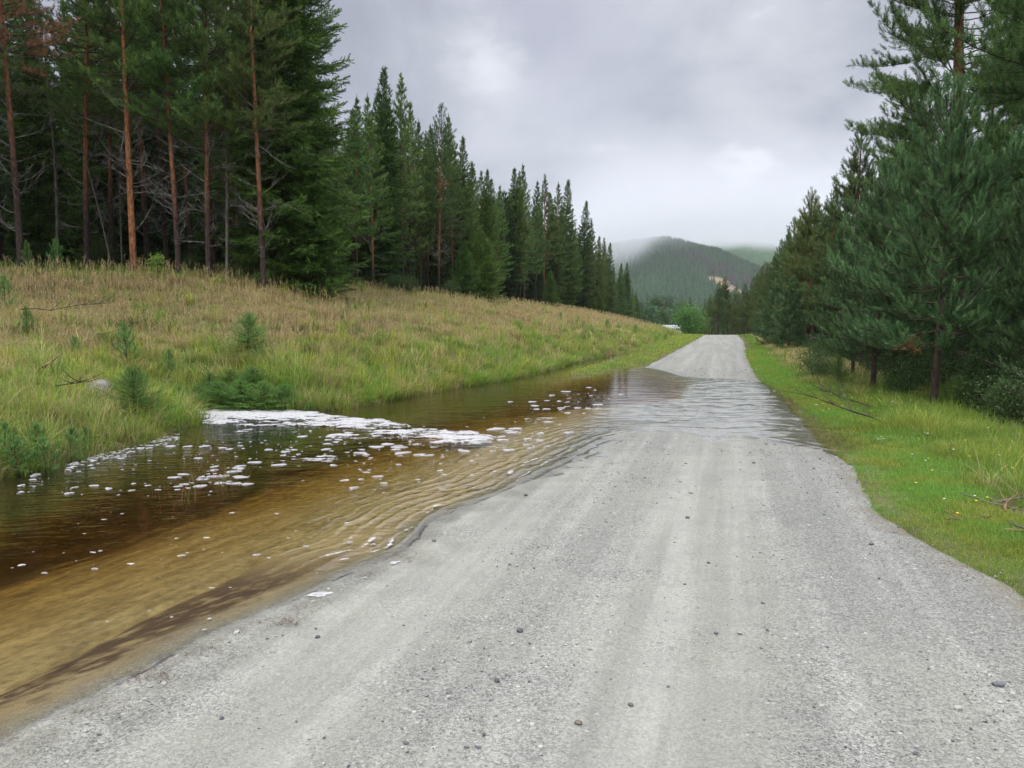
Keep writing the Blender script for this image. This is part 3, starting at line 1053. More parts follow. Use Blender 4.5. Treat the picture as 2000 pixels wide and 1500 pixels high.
# tall stand pines, slender, bare below
P_TALL = [gen_tree(100 + i, 'pine', H=12.5 + i * .5, cb=[4.6, 5.6, 4.0, 5.0][i], Rm=[2.1, 1.9, 2.3, 2.0][i], r0=.09, dead=[34, 44, 26, 40][i],
                   spacing=.36, nb=(4, 6), shoot=.22, lat_step=.15, tpl=TP_MID, pal=PALP, prof_pow=.62, prof0=.75, cluster=2, gap=.08) for i in range(4)]
P_FAR = [gen_tree(120 + i, 'pine', H=12.5, cb=[3.6, 4.6, 2.6][i], Rm=[1.9, 1.7, 2.0][i], r0=.095, dead=12, spacing=.40, nb=(5, 6), shoot=.27,
                  lat_step=.14, tpl=TP_FAR, pal=PALP, prof_pow=.95, prof0=.75, trunk_sides=7, cluster=1, gap=.06) for i in range(3)]
S_NEAR = gen_tree(140, 'spruce', H=14.5, cb=.7, Rm=2.9, r0=.16, spacing=.24, nb=(7, 9), el0=-14, el1=38, curve=26, shoot=.25, lat_step=.10,
                  tpl=TS_MID, pal=PALS, prof_pow=.68, bark=M_SBARK, lat_ang=44, cluster=2)
S_MID = [gen_tree(141 + i, 'spruce', H=13.0, cb=[.9, 2.2][i], Rm=[1.9, 1.7][i], r0=.12, spacing=.30, nb=(6, 8), el0=-14, el1=42, curve=24, shoot=.29,
                  lat_step=.15, tpl=TS_FAR, pal=PALS, prof_pow=.8, bark=M_SBARK, lat_ang=46, trunk_sides=7, cluster=2) for i in range(2)]
S_IN = gen_tree(145, 'spruce', H=11.0, cb=.4, Rm=2.0, r0=.10, spacing=.34, nb=(6, 8), el0=-14, el1=40, curve=20, shoot=.34,
                lat_step=.20, tpl=TS_FAR, pal=((.020, .048, .014), (.05, .09, .022)), prof_pow=.6, bark=M_SBARK, lat_ang=46, trunk_sides=6, cluster=2)
S_YOUNG = [gen_tree(147 + i, 'spruce', H=3.6, cb=.08, Rm=[1.25, 1.0][i], r0=.05, spacing=.16, nb=(6, 8), el0=-4, el1=50, curve=24, shoot=.20,
                    lat_step=.10, tpl=TS_MID, pal=PALSB, prof_pow=.85, bark=M_SBARK, lat_ang=46, cluster=2) for i in range(2)]
# bushy blue-green young pines beside the road
M_YBARK = mat_bark('young_pine_bark', (.05, .036, .03), (.11, .08, .06), 20)
B_PINE = [gen_tree(160 + i, 'pine', H=5.4, cb=[1.15, .95, .9][i], Rm=[2.0, 1.6, 1.7][i], r0=.065, spacing=.25, nb=(6, 7), el0=2, el1=64, curve=38,
                   shoot=.26, lat_step=.115, tpl=TP_NEAR, con=(.45, 1.1), pal=PALB, prof_pow=.52, prof0=.8, crown_mat=M_BLUE, up=.85, lean=.06, bark=M_YBARK, cluster=2, wood=.7, gap=.04, dead=5, dead_lo=.5) for i in range(2)]
B_FAR = [gen_tree(165 + i, 'pine', H=4.4, cb=.25, Rm=1.4, r0=.06, spacing=.22, nb=(6, 7), el0=6, el1=60, curve=30,
                  shoot=.26, lat_step=.14, tpl=TP_MID, pal=PALB, prof_pow=.72, prof0=.85, crown_mat=M_BLUE, up=.5, lean=.06, bark=M_LIMB, cluster=2, wood=.7) for i in range(2)]
# mature roadside Scots pines, open irregular crowns
P_BIG = [gen_tree(170 + i, 'pine', H=[17.5, 14.5][i], cb=[4.2, 2.6][i], Rm=[3.6, 3.1][i], r0=[.21, .17][i], dead=16, spacing=.40, nb=(5, 7), el0=2, el1=52,
                  curve=42, shoot=.24, lat_step=.17, tpl=TP_MID, pal=PALO, prof_pow=.55, prof0=.8, bark=M_PBARK_R, lean=.2, gap=.14, up=.95, cluster=3, wood=.75, lat_ang=58, eln=17) for i in range(2)]
P_RMID = [gen_tree(175 + i, 'pine', H=[10, 9.2][i], cb=[1.4, 2.2][i], Rm=[2.3, 2.1][i], r0=.12, dead=10, spacing=.36, nb=(5, 7), el0=4, el1=52,
                   curve=28, shoot=.26, lat_step=.16, tpl=TP_MID, pal=PALO, prof_pow=.72, prof0=.75, bark=M_PBARK_R, lean=.12, gap=.08, up=.6, cluster=3, wood=.7) for i in range(2)]
# saplings on the bank
SAP_P = [gen_tree(180 + i, 'pine', H=1.25, cb=.12, Rm=.36, r0=.018, spacing=.15, nb=(3, 5), el0=25, el1=62, curve=30, shoot=.15,
                  lat_step=.09, tpl=TP_NEAR, pal=((.11, .24, .06), (.22, .42, .11)), prof_pow=.7, crown_mat=M_BLUE, lean=.03, up=.8, bark=M_LIMB, trunk_sides=6, cluster=2) for i in range(2)]
SAP_S = [gen_tree(184 + i, 'spruce', H=1.3, cb=.06, Rm=[.55, .7][i], r0=.018, spacing=.085, nb=(5, 7), el0=8, el1=62, curve=26, shoot=.15,
                  lat_step=.06, tpl=TS_NEAR, pal=((.09, .20, .04), (.18, .35, .065)), prof_pow=.8, lean=.03, bark=M_LIMB, trunk_sides=6, cluster=2) for i in range(2)]
POLE = [gen_tree(190 + i, 'pine', H=9.5, cb=8.6, Rm=.3, r0=.055, dead=70, dead_lo=1.2, spacing=1.2, nb=(1, 1), shoot=.05, bark=M_DEADPOLE, lean=.2,
                 trunk_sides=6, limbs=False) for i in range(2)]
RUSTP = gen_tree(195, 'pine', H=13, cb=6.0, Rm=2.6, r0=.095, dead=34, spacing=.40, nb=(4, 6), shoot=.21, lat_step=.15, tpl=TP_MID,
                 pal=((.30, .12, .06), (.52, .24, .13)), prof_pow=.62, prof0=.75, crown_mat=M_RUST)

used_xy = []
SKX = [-400, 575, 600, 640, 655, 680, 700, 722, 748, 770, 790, 815, 832, 865, 890, 912, 932, 958, 985, 1000, 1025, 1045, 1062, 1085, 1102, 1120, 1140, 1165, 1185, 1205, 1222, 1240, 1262]
SKY = [-900, -60, 60, 195, 225, 228, 205, 225, 150, 205, 160, 235, 265, 205, 250, 275, 305, 345, 350, 335, 330, 362, 350, 365, 360, 412, 400, 442, 475, 508, 515, 560, 600]  # skyline of the bank forest: columns and rows taken from image pixels


def cap(px, d, z, extra=0.0):
    """tallest tree that stays under the bank forest skyline taken from image pixels, seen from the camera"""
    return CAMZ + (625 - (np.interp(px, SKX, SKY) + extra)) / 1500 * d - z



def tree(name, proto, px, d, label, cat, group=None, sc=1.0, rz=None, tilt=(0, 0), hh=None, parts=None, sink=.0, mats=None):
    x, y, z = at(px, d)
    if hh: sc = hh / proto['H']
    used_xy.append((x, y))
    return place(name, proto, (x, y, z - sink), label, cat, group, rng.random() * 6.28 if rz is None else rz, sc, parts=parts, tilt=tilt, mats=mats)


GF = 'pines along the front of the forest on the bank'
tree('pine_tree', RUSTP, 50, 21.5, 'pine with a rusty orange dead crown and orange upper trunk', 'pine tree', GF, hh=12.6)
tree('pine_tree', P_TALL[1], 12, 26.0, 'dark trunked pine just beside the pine with the rusty crown', 'pine tree', GF, hh=12.5)
tree('pine_tree', P_TALL[2], 178, 24.2, 'thick dark pine between the rusty crowned pine and the brightest orange trunk', 'pine tree', GF, hh=13.5)
tree('pine_tree', P_TALL[3], 226, 26.5, 'pine with reddish brown trunk standing just behind the leaning grey pole', 'pine tree', GF, hh=13.0)
tree('pine_tree', P_TALL[0], 268, 22.8, 'pine with the brightest orange trunk of the whole forest edge', 'pine tree', GF, hh=13.6, mats={'trunk': M_PBARK_O})
tree('pine_tree', P_TALL[1], 333, 27.0, 'thin dark pine between the brightest orange trunk and the scarred leaning pine', 'pine tree', GF, hh=12.0)
tree('pine_tree', P_TALL[3], 355, 23.3, 'slightly leaning dark pine with a pale bark scar at its foot', 'pine tree', GF, hh=12.8, tilt=(0, R(1.6)))
tree('pine_tree', P_TALL[2], 412, 23.6, 'slim pine with orange trunk and dark foot right of the scarred leaning pine', 'pine tree', GF, hh=12.8)
tree('pine_tree', P_TALL[1], 425, 27.0, 'broad dull brown trunk standing close behind the slim orange pine', 'pine tree', GF, hh=12.6)
tree('pine_tree', P_TALL[0], 496, 27.5, 'dull brown pine trunk just left of the one with long bare branches', 'pine tree', GF, hh=12.5)
tree('pine_tree', P_TALL[3], 519, 23.6, 'reddish pine with long bare side branches in front of the great spruce', 'pine tree', GF, hh=13.2)
tree('spruce_tree', S_NEAR, 566, 26.0, 'great dark spruce with branches to the ground at the open corner of the forest', 'spruce tree', None, hh=14.6)
tree('spruce_tree', S_YOUNG[0], 608, 25.2, 'bright green low spruce boughs at the foot of the great spruce', 'spruce tree', None, hh=4.2)
tree('dead_tree', POLE[0], 120, 25.0, 'thin grey dead tree pole with fine twigs near the rusty crowned pine', 'dead tree', 'dead pole trees', hh=8.6, parts=('trunk', 'dead_twig_sprays'))
tree('dead_tree', POLE[1], 447, 24.0, 'thin straight grey dead pole standing left of the pine with long bare branches', 'dead tree', 'dead pole trees', hh=9.0, parts=('trunk', 'dead_twig_sprays'))
tree('dead_tree', POLE[0], 660, 28.5, 'grey dead sapling pole with bare twigs just past the great spruce', 'dead tree', 'dead pole trees', hh=7.0, parts=('trunk', 'dead_twig_sprays'))
tree('dead_tree', POLE[1], 246, 25.0, 'short grey dead pole beside the brightest orange trunk', 'dead tree', 'dead pole trees', hh=5.5, parts=('trunk', 'dead_twig_sprays'))
tree('dead_tree', POLE[1], 226, 23.6, 'slim grey dead pole leaning across in front of the dark pines', 'dead tree', 'dead pole trees', hh=4.8, tilt=(0, R(-11)), parts=('trunk',))

# the row that runs on along the bank, from the great spruce to the far end
ROW = [(700, 33.5, 12.2, 'pf'), (690, 38, 12.9, 'sp'), (748, 38.5, 13.2, 'sp'), (730, 36, 11.0, 'pf'), (788, 39.5, 12.7, 'pf'), (800, 44, 12.2, 'pf'), (822, 45, 11.8, 'pf'), (836, 47, 11.6, 'pf'),
       (858, 44.5, 12.4, 'pt'), (884, 47.5, 12.6, 'pf'), (907, 49, 10.8, 'sp'), (930, 54, 11.6, 'pf'), (950, 52, 8.5, 'sp'), (960, 60, 11.5, 'sp'), (973, 58, 10.9, 'pf'), (998, 62, 12.2, 'sp'), (1015, 62, 11.4, 'pf'),
       (1024, 68, 13.6, 'pf'), (1046, 70, 13.0, 'pf'), (1062, 73, 13.6, 'pf'), (1078, 76, 12.8, 'sp'), (1086, 80, 14.4, 'pf'), (1102, 84, 15.2, 'sp'), (1118, 86, 12.4, 'pf'),
       (1140, 90, 13.8, 'sp'), (1152, 94, 12.2, 'pf'), (1165, 100, 11.2, 'sp'), (1176, 106, 11.2, 'pf'), (1187, 112, 12.2, 'sp'), (1200, 118, 11.2, 'pf'), (1210, 124, 10.6, 'sp'),
       (1222, 128, 11.6, 'sp'), (1232, 134, 10.0, 'pf'), (1244, 140, 8.5, 'sp'), (655, 31.5, 11.2, 'pf')]
DESC = {858: 'pine with glowing orange trunk and rusty crown patch, halfway along the bank',
        748: 'tallest pointed spruce behind the bank, first high peak past the great spruce',
        788: 'slim pine whose pointed top stands right beside the tallest spruce peak',
        884: 'pine whose slanting top leans on the shoulder of the pine with the rusty patch',
        1222: 'small conical spruce at the far end of the bank forest, against the misty hill',
        1140: 'conical spruce standing lower than the narrow spire, near the bank forest end',
        1102: 'dark narrow spruce, the last high spire before the bank forest steps down',
        700: 'pine with a twin dark trunk look, second tall tree past the great spruce',
        1024: 'tall pine with an open feathery top in the middle of the far bank forest'}
PEAK = (655, 700, 748, 788, 858, 998, 1024, 1062, 1102, 1140, 1187, 1222)
for i, (px, d, hh, kd) in enumerate(ROW):
    ch = cap(px, d, at(px, d)[2], 0 if px in PEAK else 12 * (i % 3))
    hh = ch if px in PEAK else min(hh, ch)
    pr = {'pf': P_FAR[i % 3], 'pt': P_TALL[0], 'sp': S_MID[i % 2]}[kd]
    nm = 'spruce_tree' if kd == 'sp' else 'pine_tree'
    seg = 'between the great spruce and the orange trunk with rusty patch' if px < 858 else ('in the row past the orange trunk with rusty patch' if px < 1100 else 'at the low far end of the bank forest')
    lab = DESC.get(px) or (('pointed green spruce ' if kd == 'sp' else 'slim dark pine ') + seg)
    o = tree(nm, pr, px, d, lab, 'spruce tree' if kd == 'sp' else 'pine tree', 'row of conifers ' + seg, hh=hh)
# young growth at the foot of that row
for px, d, hh, lab in [(945, 47, 4.4, 'low bright young spruce spreading at the edge of the bank forest'), (1075, 66, 3.2, 'small pointed young spruce in front of the far bank trunks'),
                       (905, 45, 3.2, 'lower young spruce beside the spreading one at the edge of the bank forest'), (1170, 84, 2.2, 'rounded bright sapling at the far edge of the bank forest')]:
    tree('young_spruce', S_YOUNG[0 if px != 1075 else 1], px, d, lab, 'young spruce', 'young spruces at the edge of the bank forest', hh=hh)

# deeper trees of the bank forest
grp = {0: 'behind the front row left of the great spruce', 1: 'behind the row halfway along the bank', 2: 'behind the row at the far end of the bank'}
pts = []
for rr_ in range(9):
    off = -18.6 - rr_ * 2.5
    yy = 4.0
    while yy < 128:
        s_ = off + rng.normal() * .55
        y_ = yy + rng.normal() * .5
        x_ = s_ / CA + .28 * y_
        px = 1000 + x_ / max(y_, 1) * 1500
        if -260 < px < 1240 and y_ > 12 and min([9] + [math.hypot(x_ - a, y_ - b) for a, b in used_xy]) > 1.1:
            if not (rr_ > 3 and y_ > 80) and not (rr_ > 5 and y_ > 50):
                pts.append((x_, y_, rr_))
        yy += 2.5 if y_ < 50 else 3.2
for i, (x_, y_, r_) in enumerate(pts):
    px = 1000 + x_ / y_ * 1500
    zone = 0 if px < 600 else (1 if px < 900 else 2)
    q = rng.random()
    if r_ < 2: kd = 'p' if q < .75 else 's'
    elif r_ < 5: kd = 'p' if q < .45 else 's'
    else: kd = 's' if q < .8 else 'p'
    if zone == 0 and r_ == 0: kd = 'p'
    z_ = gz(x_, y_)
    cp = cap(px, y_, z_, 18 + 40 * rng.random())
    if cp < 3.5: continue
    if kd == 'p':
        pr = P_FAR[rng.integers(3)] if (zone or r_ > 1) else P_TALL[rng.integers(4)]
        place('pine_tree', pr, (x_, y_, z_), 'shaded pine trunk ' + grp[zone], 'pine tree', 'shaded pines ' + grp[zone], rng.random() * 6.28, min(rng.uniform(.82, 1.0), cp / pr['H']),
              parts=('trunk', 'crown', 'dead_twig_sprays'))
    else:
        pr = S_IN if rng.random() < .7 else S_MID[0]
        place('spruce_tree', pr, (x_, y_, z_), 'shaded dark spruce ' + grp[zone], 'spruce tree', 'shaded spruces ' + grp[zone],
              rng.random() * 6.28, min(rng.uniform(.7, 1.05), cp / pr['H']), parts=('trunk', 'crown'))
print('bank forest', len(pts))

# ------------------------------------------------------------------ right-hand forest
tree('scots_pine', P_BIG[0], 1882, 21.5, 'tallest old pine, its thick red-brown trunk bare against the sky', 'pine tree', None, hh=18.0, rz=1.0, tilt=(0, R(1.2)))
tree('scots_pine', P_BIG[1], 2065, 15.0, 'old pine at the picture edge whose dark crown hangs over the top corner', 'pine tree', None, hh=15.5, rz=2.0)
tree('scots_pine', P_BIG[1], 1775, 30.0, 'old pine with a rounded crown rising behind the blue-green young pine', 'pine tree', None, hh=10.6, rz=.4)
tree('scots_pine', P_BIG[0], 1990, 27.0, 'old pine filling the gap behind the tallest pine at the picture edge', 'pine tree', None, hh=15.0, rz=4)
tree('young_pine', B_PINE[0], 1828, 14.4, 'biggest bushy blue-green young pine, bare dark stem at its foot', 'young pine', None, hh=5.75, rz=.5)
tree('young_pine', B_PINE[1], 1708, 17.2, 'blue-green young pine on a slim stem between the biggest one and the road', 'young pine', None, hh=4.9)
tree('young_pine', B_PINE[1], 1667, 20.5, 'narrower blue-green young pine tucked behind its slim stemmed neighbour', 'young pine', None, hh=4.2)
tree('young_pine', B_PINE[0], 1925, 17.5, 'blue-green young pine half hidden behind the biggest bushy one', 'young pine', None, hh=5.2)
tree('young_pine', B_PINE[1], 2035, 13.0, 'young pine whose boughs reach in from the picture edge', 'young pine', None, hh=4.2)
tree('scots_pine', P_RMID[0], 1665, 29.5, 'open crowned pine with an uneven feathery top against the sky', 'pine tree', None, hh=9.0, rz=2.2)
tree('scots_pine', P_RMID[1], 1577, 40.0, 'reddish trunked pine beside the small dense young pine on the verge', 'pine tree', None, hh=8.3)
tree('young_pine', B_FAR[0], 1540, 39.0, 'small dense cone shaped young pine standing on the verge', 'young pine', None, hh=3.7)
tree('young_pine', B_FAR[1], 1513, 46.0, 'slim blue-green young pine just beyond the dense cone shaped one', 'young pine', None, hh=3.9)
tree('scots_pine', P_RMID[0], 1545, 52.0, 'tall pine behind the dense cone shaped young pine', 'pine tree', None, hh=8.5)
tree('scots_pine', P_RMID[1], 1620, 36.0, 'dark pine between the open crowned pine and the reddish trunked one', 'pine tree', None, hh=7.6)
RF = 'pines along the far verge of the road'
for px, d, hh in [(1522, 58, 7.6), (1508, 66, 7.0), (1496, 74, 7.0), (1484, 82, 7.2), (1476, 92, 7.4), (1468, 100, 7.8), (1560, 48, 8.2), (1535, 68, 9.0), (1510, 84, 9.0), (1492, 98, 9.5), (1585, 46, 9)]:
    tree('pine_tree', P_RMID[rng.integers(2)], px, d, 'dark green pine in the far roadside row where the road vanishes', 'pine tree', RF, hh=hh)
for px, d, hh in [(1500, 62, 2.2), (1487, 70, 2.4), (1478, 76, 2.2), (1560, 42, 1.6), (1530, 48, 2.0)]:
    tree('young_pine', B_FAR[rng.integers(2)], px, d, 'low young pine at the foot of the far roadside row', 'young pine', 'low young pines on the far verge', hh=hh)
# pines straight ahead where the road bends away
for px, d, hh, lab in [(1402, 100, 7.2, 'twin trunked pine straight beyond the crest of the road'), (1412, 103, 8.0, 'pine touching the twin trunked pine beyond the crest of the road'),
                       (1436, 112, 7.6, 'pine beyond the road crest, right of the twin trunked pine'), (1385, 118, 7.2, 'lower pine beyond the road crest, left of the twin trunked pine'),
                       (1452, 108, 7.6, 'dark pine where the road crest meets the right woods'), (1372, 130, 6.6, 'small dark pine behind the bright green bush')]:
    tree('pine_tree', P_RMID[rng.integers(2)], px, d, lab, 'pine tree', 'pines beyond the crest of the road', hh=hh)

for i, (px, d, ty) in enumerate([(1376, 104, 608), (1389, 108, 592), (1421, 106, 578), (1433, 98, 592), (1446, 104, 586), (1459, 96, 578), (1470, 104, 572), (1481, 94, 556), (1427, 120, 582), (1395, 125, 596), (1464, 112, 568)]):
    tree('pine_tree', P_RMID[i % 2], px, d, 'dark pine in the close row that shuts off the end of the road', 'pine tree', 'pines shutting off the end of the road', hh=CAMZ + (625 - ty) / 1500 * d - at(px, d)[2])
def rusty_bough(root, px, py, d, seed, n=46, size=.34):
    """a dead branch with rust coloured needles, a part of its tree"""
    rg = np.random.default_rng(seed)
    tz = CAMZ + (625 - py) / 1500 * d
    w = np.array([(px - 1000) / 1500 * d, d, tz]) - np.array(root.location)
    a = -root.rotation_euler[2]; w = rot_z(w, a) / root.scale[0]
    base = np.array([0, 0, w[2] - .1])
    lb = Shoots()
    for i in range(n):
        t = rg.uniform(.55, 1.15); p = base + (w - base) * t + rg.normal(size=3) * size * .32
        lb.add(p, (w - base) * .5 + rg.normal(size=3) * .5, .2 * rg.uniform(.7, 1.2))
    me = build_crown('dead_bough', lb, TP_MID, ((.13, .055, .025), (.30, .13, .055)), rg)
    add_obj('dead_bough', me, M_RUST, root, label='rusty dead bough')


for o_ in list(COL.objects):
    if o_.get('label') == 'biggest bushy blue-green young pine, bare dark stem at its foot': rusty_bough(o_, 1778, 672, 13.6, 3, 20, .14)
    if o_.get('label') == 'pine with glowing orange trunk and rusty crown patch, halfway along the bank': rusty_bough(o_, 868, 368, 43.4, 4, 70, .6)
wm = []
for y_ in np.arange(42, 125, 3.4):
    for k in range(2):
        s_ = 15 + (y_ - 42) * .10 + k * 3.4 + rng.normal() * .6
        wm.append((s_ / CA + .28 * y_, y_ + rng.normal() * .5, rng.uniform(.45, .62)))
RIGHT_MASS = wm
for px, d, hh in [(1590, 56, 4.2), (1602, 60, 4.6), (1614, 54, 4.4), (1608, 68, 5.2), (1628, 62, 5.2), (1640, 56, 4.8), (1578, 64, 4.6)]:
    tree('spruce_tree', S_IN, px, d, 'low dark spruce filling the gaps behind the reddish trunked verge pine', 'spruce tree', 'low spruces behind the verge pines', hh=hh)
# inner trees of the right forest
cnt = 0
for i in range(900):
    if cnt > 120: break
    y_ = rng.uniform(14, 95)
    s_ = rng.uniform(6.0, 13 + y_ * .42)
    x_ = s_ / CA + .28 * y_
    px = 1000 + x_ / y_ * 1500
    if px > 2150 or px < 1465: continue
    if min([9] + [math.hypot(x_ - a, y_ - b) for a, b in used_xy]) < (1.9 if y_ < 40 else 2.2): continue
    used_xy.append((x_, y_)); cnt += 1
    q = rng.random()
    if y_ < 34 and q < .16:
        place('young_pine', B_FAR[rng.integers(2)], (x_, y_, gz(x_, y_)), 'shaded young pine inside the right woods', 'young pine', 'young pines inside the right woods', rng.random() * 6.28, rng.uniform(.5, .9))
    elif q < .8:
        pr = (P_TALL if y_ < 30 else P_FAR)[rng.integers(3)]
        place('pine_tree', pr, (x_, y_, gz(x_, y_)), 'reddish pine trunk inside the right woods', 'pine tree', 'pines inside the right woods', rng.random() * 6.28,
              min(1.0, (.55 + .006 * y_) * rng.uniform(.9, 1.15)), parts=('trunk', 'crown', 'dead_twig_sprays'))
    else:
        place('spruce_tree', S_IN, (x_, y_, gz(x_, y_)), 'dark spruce inside the right woods', 'spruce tree', 'spruces inside the right woods', rng.random() * 6.28, rng.uniform(.45, .75), parts=('trunk', 'crown'))
print('right forest', cnt)

# ------------------------------------------------------------------ woods that read as one dark mass behind
def wood_mass(name, spots, label, seed):
    rg = np.random.default_rng(seed)
    me = S_IN['crown'][0]
    n = len(me.vertices)
    V = np.empty(n * 3, np.float32); me.vertices.foreach_get('co', V); V = V.reshape(-1, 3)
    T = np.empty(n, np.int32).reshape(-1, 3) if n % 3 == 0 else None
    C = np.empty(n * 4, np.float32); me.attributes['col'].data.foreach_get('color', C); C = C.reshape(-1, 4)[:, :3]
    # a coarser copy of the crown: every second needle group, larger
    k = (n // 3)
    pick = rg.random(k) < .5
    vi = (np.nonzero(pick)[0][:, None] * 3 + np.arange(3)).ravel()
    v0 = V[vi].reshape(-1, 3, 3); cen = v0.mean(1, keepdims=True)
    v0 = (cen + (v0 - cen) * 1.5).reshape(-1, 3); c0 = C[vi]
    VV = []; CC = []
    for x, y, sc in spots:
        a = rg.random() * 6.28; c, s_ = cos(a), sin(a)
        w = v0.copy()
        w = np.stack([(w[:, 0] * c - w[:, 1] * s_) * sc * 1.25, (w[:, 0] * s_ + w[:, 1] * c) * sc * 1.25, w[:, 2] * sc], -1) + np.array([x, y, gz(x, y) - .3])
        VV.append(w); CC.append(c0 * rg.uniform(.8, 1.2))
    VV = np.concatenate(VV)
    me2 = make_mesh(name, VV, np.arange(len(VV)).reshape(-1, 3), col=np.concatenate(CC))
    add_obj(name, me2, M_SPRUCE, kind='stuff', label=label, cat='woods')


sp = []
for y_ in np.arange(6, 120, 3.3):
    for k in range(2):
        s_ = (-42 if y_ < 52 else (-36 if y_ < 82 else -28)) - k * 3.5 + rng.normal() * .6
        x_ = s_ / CA + .28 * (y_ + rng.normal() * .6)
        px = 1000 + x_ / y_ * 1500
        sc_ = min(rng.uniform(.85, 1.1), cap(px, y_, gz(x_, y_), 45) / 11.3)
        if -330 < px < 1230 and sc_ > .3: sp.append((x_, y_, sc_))
wood_mass('deep_woods', sp, 'dark depth of the forest on the bank', 5)
wood_mass('deep_woods', RIGHT_MASS, 'dark depth of the woods far along the right verge', 6)
print('mass', len(sp))
# ------------------------------------------------------------------ broadleaved trees and shrubs
def gen_broadleaf(seed, H, Rm, nleaf, leaf, pal, base=.25, stems=1, rough_r=.55):
    rg = np.random.default_rng(seed)
    tr = MB(); lb = MB()
    tips = []
    for k in range(stems):
        a0 = rg.random() * 6.28
        lean = .0 if stems == 1 else .35
        top = np.array([cos(a0) * lean * Rm, sin(a0) * lean * Rm, H * .8])
        pts = [top * t + np.array([rg.normal() * .03 * H * t * (1 - t), rg.normal() * .03 * H * t, 0]) for t in np.linspace(0, 1, 7)]
        pts[0] = np.array([0, 0, -.1 * min(1, H)])
        (tr if k == 0 else lb).tube(pts, np.linspace(.016 * H, .003 * H, 7), 7)
        for j in range(9):
            t = rg.uniform(base, .95)
            p = top * t
            az = rg.random() * 6.28; e = R(rg.uniform(15, 60))
            l = Rm * rg.uniform(.6, 1.0) * (1.15 - .7 * abs(t - .5))
            q = p + l * np.array([cos(az) * cos(e), sin(az) * cos(e), sin(e)])
            lb.tube([p, (p + q) / 2 + np.array([0, 0, .04 * H]), q], [.006 * H, .004 * H, .002 * H], 4)
            for u in (.45, .7, 1.0):
                tips.append(p + (q - p) * u + rg.normal(size=3) * .08 * Rm)
    tips = np.array(tips)
    idx = rg.integers(0, len(tips), nleaf)
    P = tips[idx] + rg.normal(size=(nleaf, 3)) * rough_r * Rm * .42 * np.array([1, 1, .75])
    P[:, 2] = np.maximum(P[:, 2], .04 * H)
    tV = np.array([[-.28, 0, 0], [.28, 0, 0], [0, 0, .9], [0, .0, -.1]]) * 1.0
    tV = np.array([[0, 0, -.1], [.32, .05, .4], [0, 0, 1.0], [-.32, .05, .4]])
    tT = np.array([[0, 1, 2], [0, 2, 3]])
    D = rg.normal(size=(nleaf, 3)); D[:, 2] += .2
    a, b = np.array(pal[0]), np.array(pal[1])
    c = a + (b - a) * rg.random(nleaf)[:, None]
    c *= (.8 + .4 * rg.random(len(tips)))[idx][:, None]
    V, T, C = scatter(tV, tT, P, frames(D, rg.random(nleaf) * 6.28), leaf * rg.uniform(.7, 1.3, nleaf), c)
    return {'trunk': (tr.mesh('trunk', True), M_LIMB), 'bough_sprays': (lb.mesh('bough_sprays'), M_LIMB), 'crown': (make_mesh('crown', V, T, col=C), M_LEAF), 'H': H}


PALL = ((.04, .085, .028), (.09, .155, .045))
D_TREE = [gen_broadleaf(300 + i, 9.0, [2.9, 2.5, 3.2][i], 5200, .26, [PALL, ((.045, .10, .045), (.09, .165, .07)), ((.035, .075, .03), (.075, .13, .048))][i]) for i in range(3)]
D_BUSH = gen_broadleaf(310, 2.6, 1.5, 5200, .13, ((.06, .135, .025), (.125, .225, .04)), base=.05, stems=4, rough_r=.7)
D_SHRUB = [gen_broadleaf(312 + i, .9, .55, 2600, .045, ((.035, .075, .02), (.085, .15, .04)), base=.05, stems=4, rough_r=.7) for i in range(2)]
D_SAPL = gen_broadleaf(316, 1.1, .38, 700, .06, ((.12, .20, .03), (.24, .34, .06)), base=.1, stems=2, rough_r=.7)

tree('green_bush', D_BUSH, 1345, 92, 'bright green rounded bush where the bank meets the crest of the road', 'bush', None, hh=3.1)
tree('green_bush', D_BUSH, 1366, 97, 'smaller bright bush beside the rounded one near the crest of the road', 'bush', None, hh=2.0)
for px, d, hh in [(1262, 165, 9), (1278, 180, 11), (1292, 170, 9), (1306, 195, 11), (1322, 185, 10.5), (1338, 190, 9.5), (1352, 175, 9), (1368, 200, 10), (1384, 210, 11), (1250, 150, 8.5),
                  (1270, 230, 15), (1296, 245, 16), (1330, 250, 15), (1358, 240, 14), (1388, 250, 14), (1410, 230, 14), (1436, 215, 13), (1460, 200, 12), (1246, 210, 14), (1316, 230, 13),
                  (1474, 170, 11), (1445, 160, 9.5), (1424, 175, 10), (1400, 165, 9)]:
    tree('birch_tree', D_TREE[rng.integers(3)], px, d, 'soft green leafy tree in the valley below the misty hill', 'leafy tree', 'leafy trees in the valley', hh=hh * .82)
for px, d, hh in [(1284, 300, 20), (1310, 290, 19), (1345, 300, 20), (1375, 290, 19), (1402, 280, 18), (1428, 270, 17), (1452, 260, 17), (1264, 280, 19), (1240, 250, 17), (1475, 240, 16), (1490, 220, 15)]:
    tree('spruce_tree', S_MID[rng.integers(2)], px, d, 'dark spruce at the back of the valley trees', 'spruce tree', 'spruces at the back of the valley', hh=hh * .8)

# small white house among the valley trees
def box(mb, x0, x1, y0, y1, z0, z1, col=(1, 1, 1)):
    V = [(x, y, z) for z in (z0, z1) for y in (y0, y1) for x in (x0, x1)]
    mb.add(V, None, [(0, 2, 3, 1), (4, 5, 7, 6), (0, 1, 5, 4), (2, 6, 7, 3), (0, 4, 6, 2), (1, 3, 7, 5)], col)


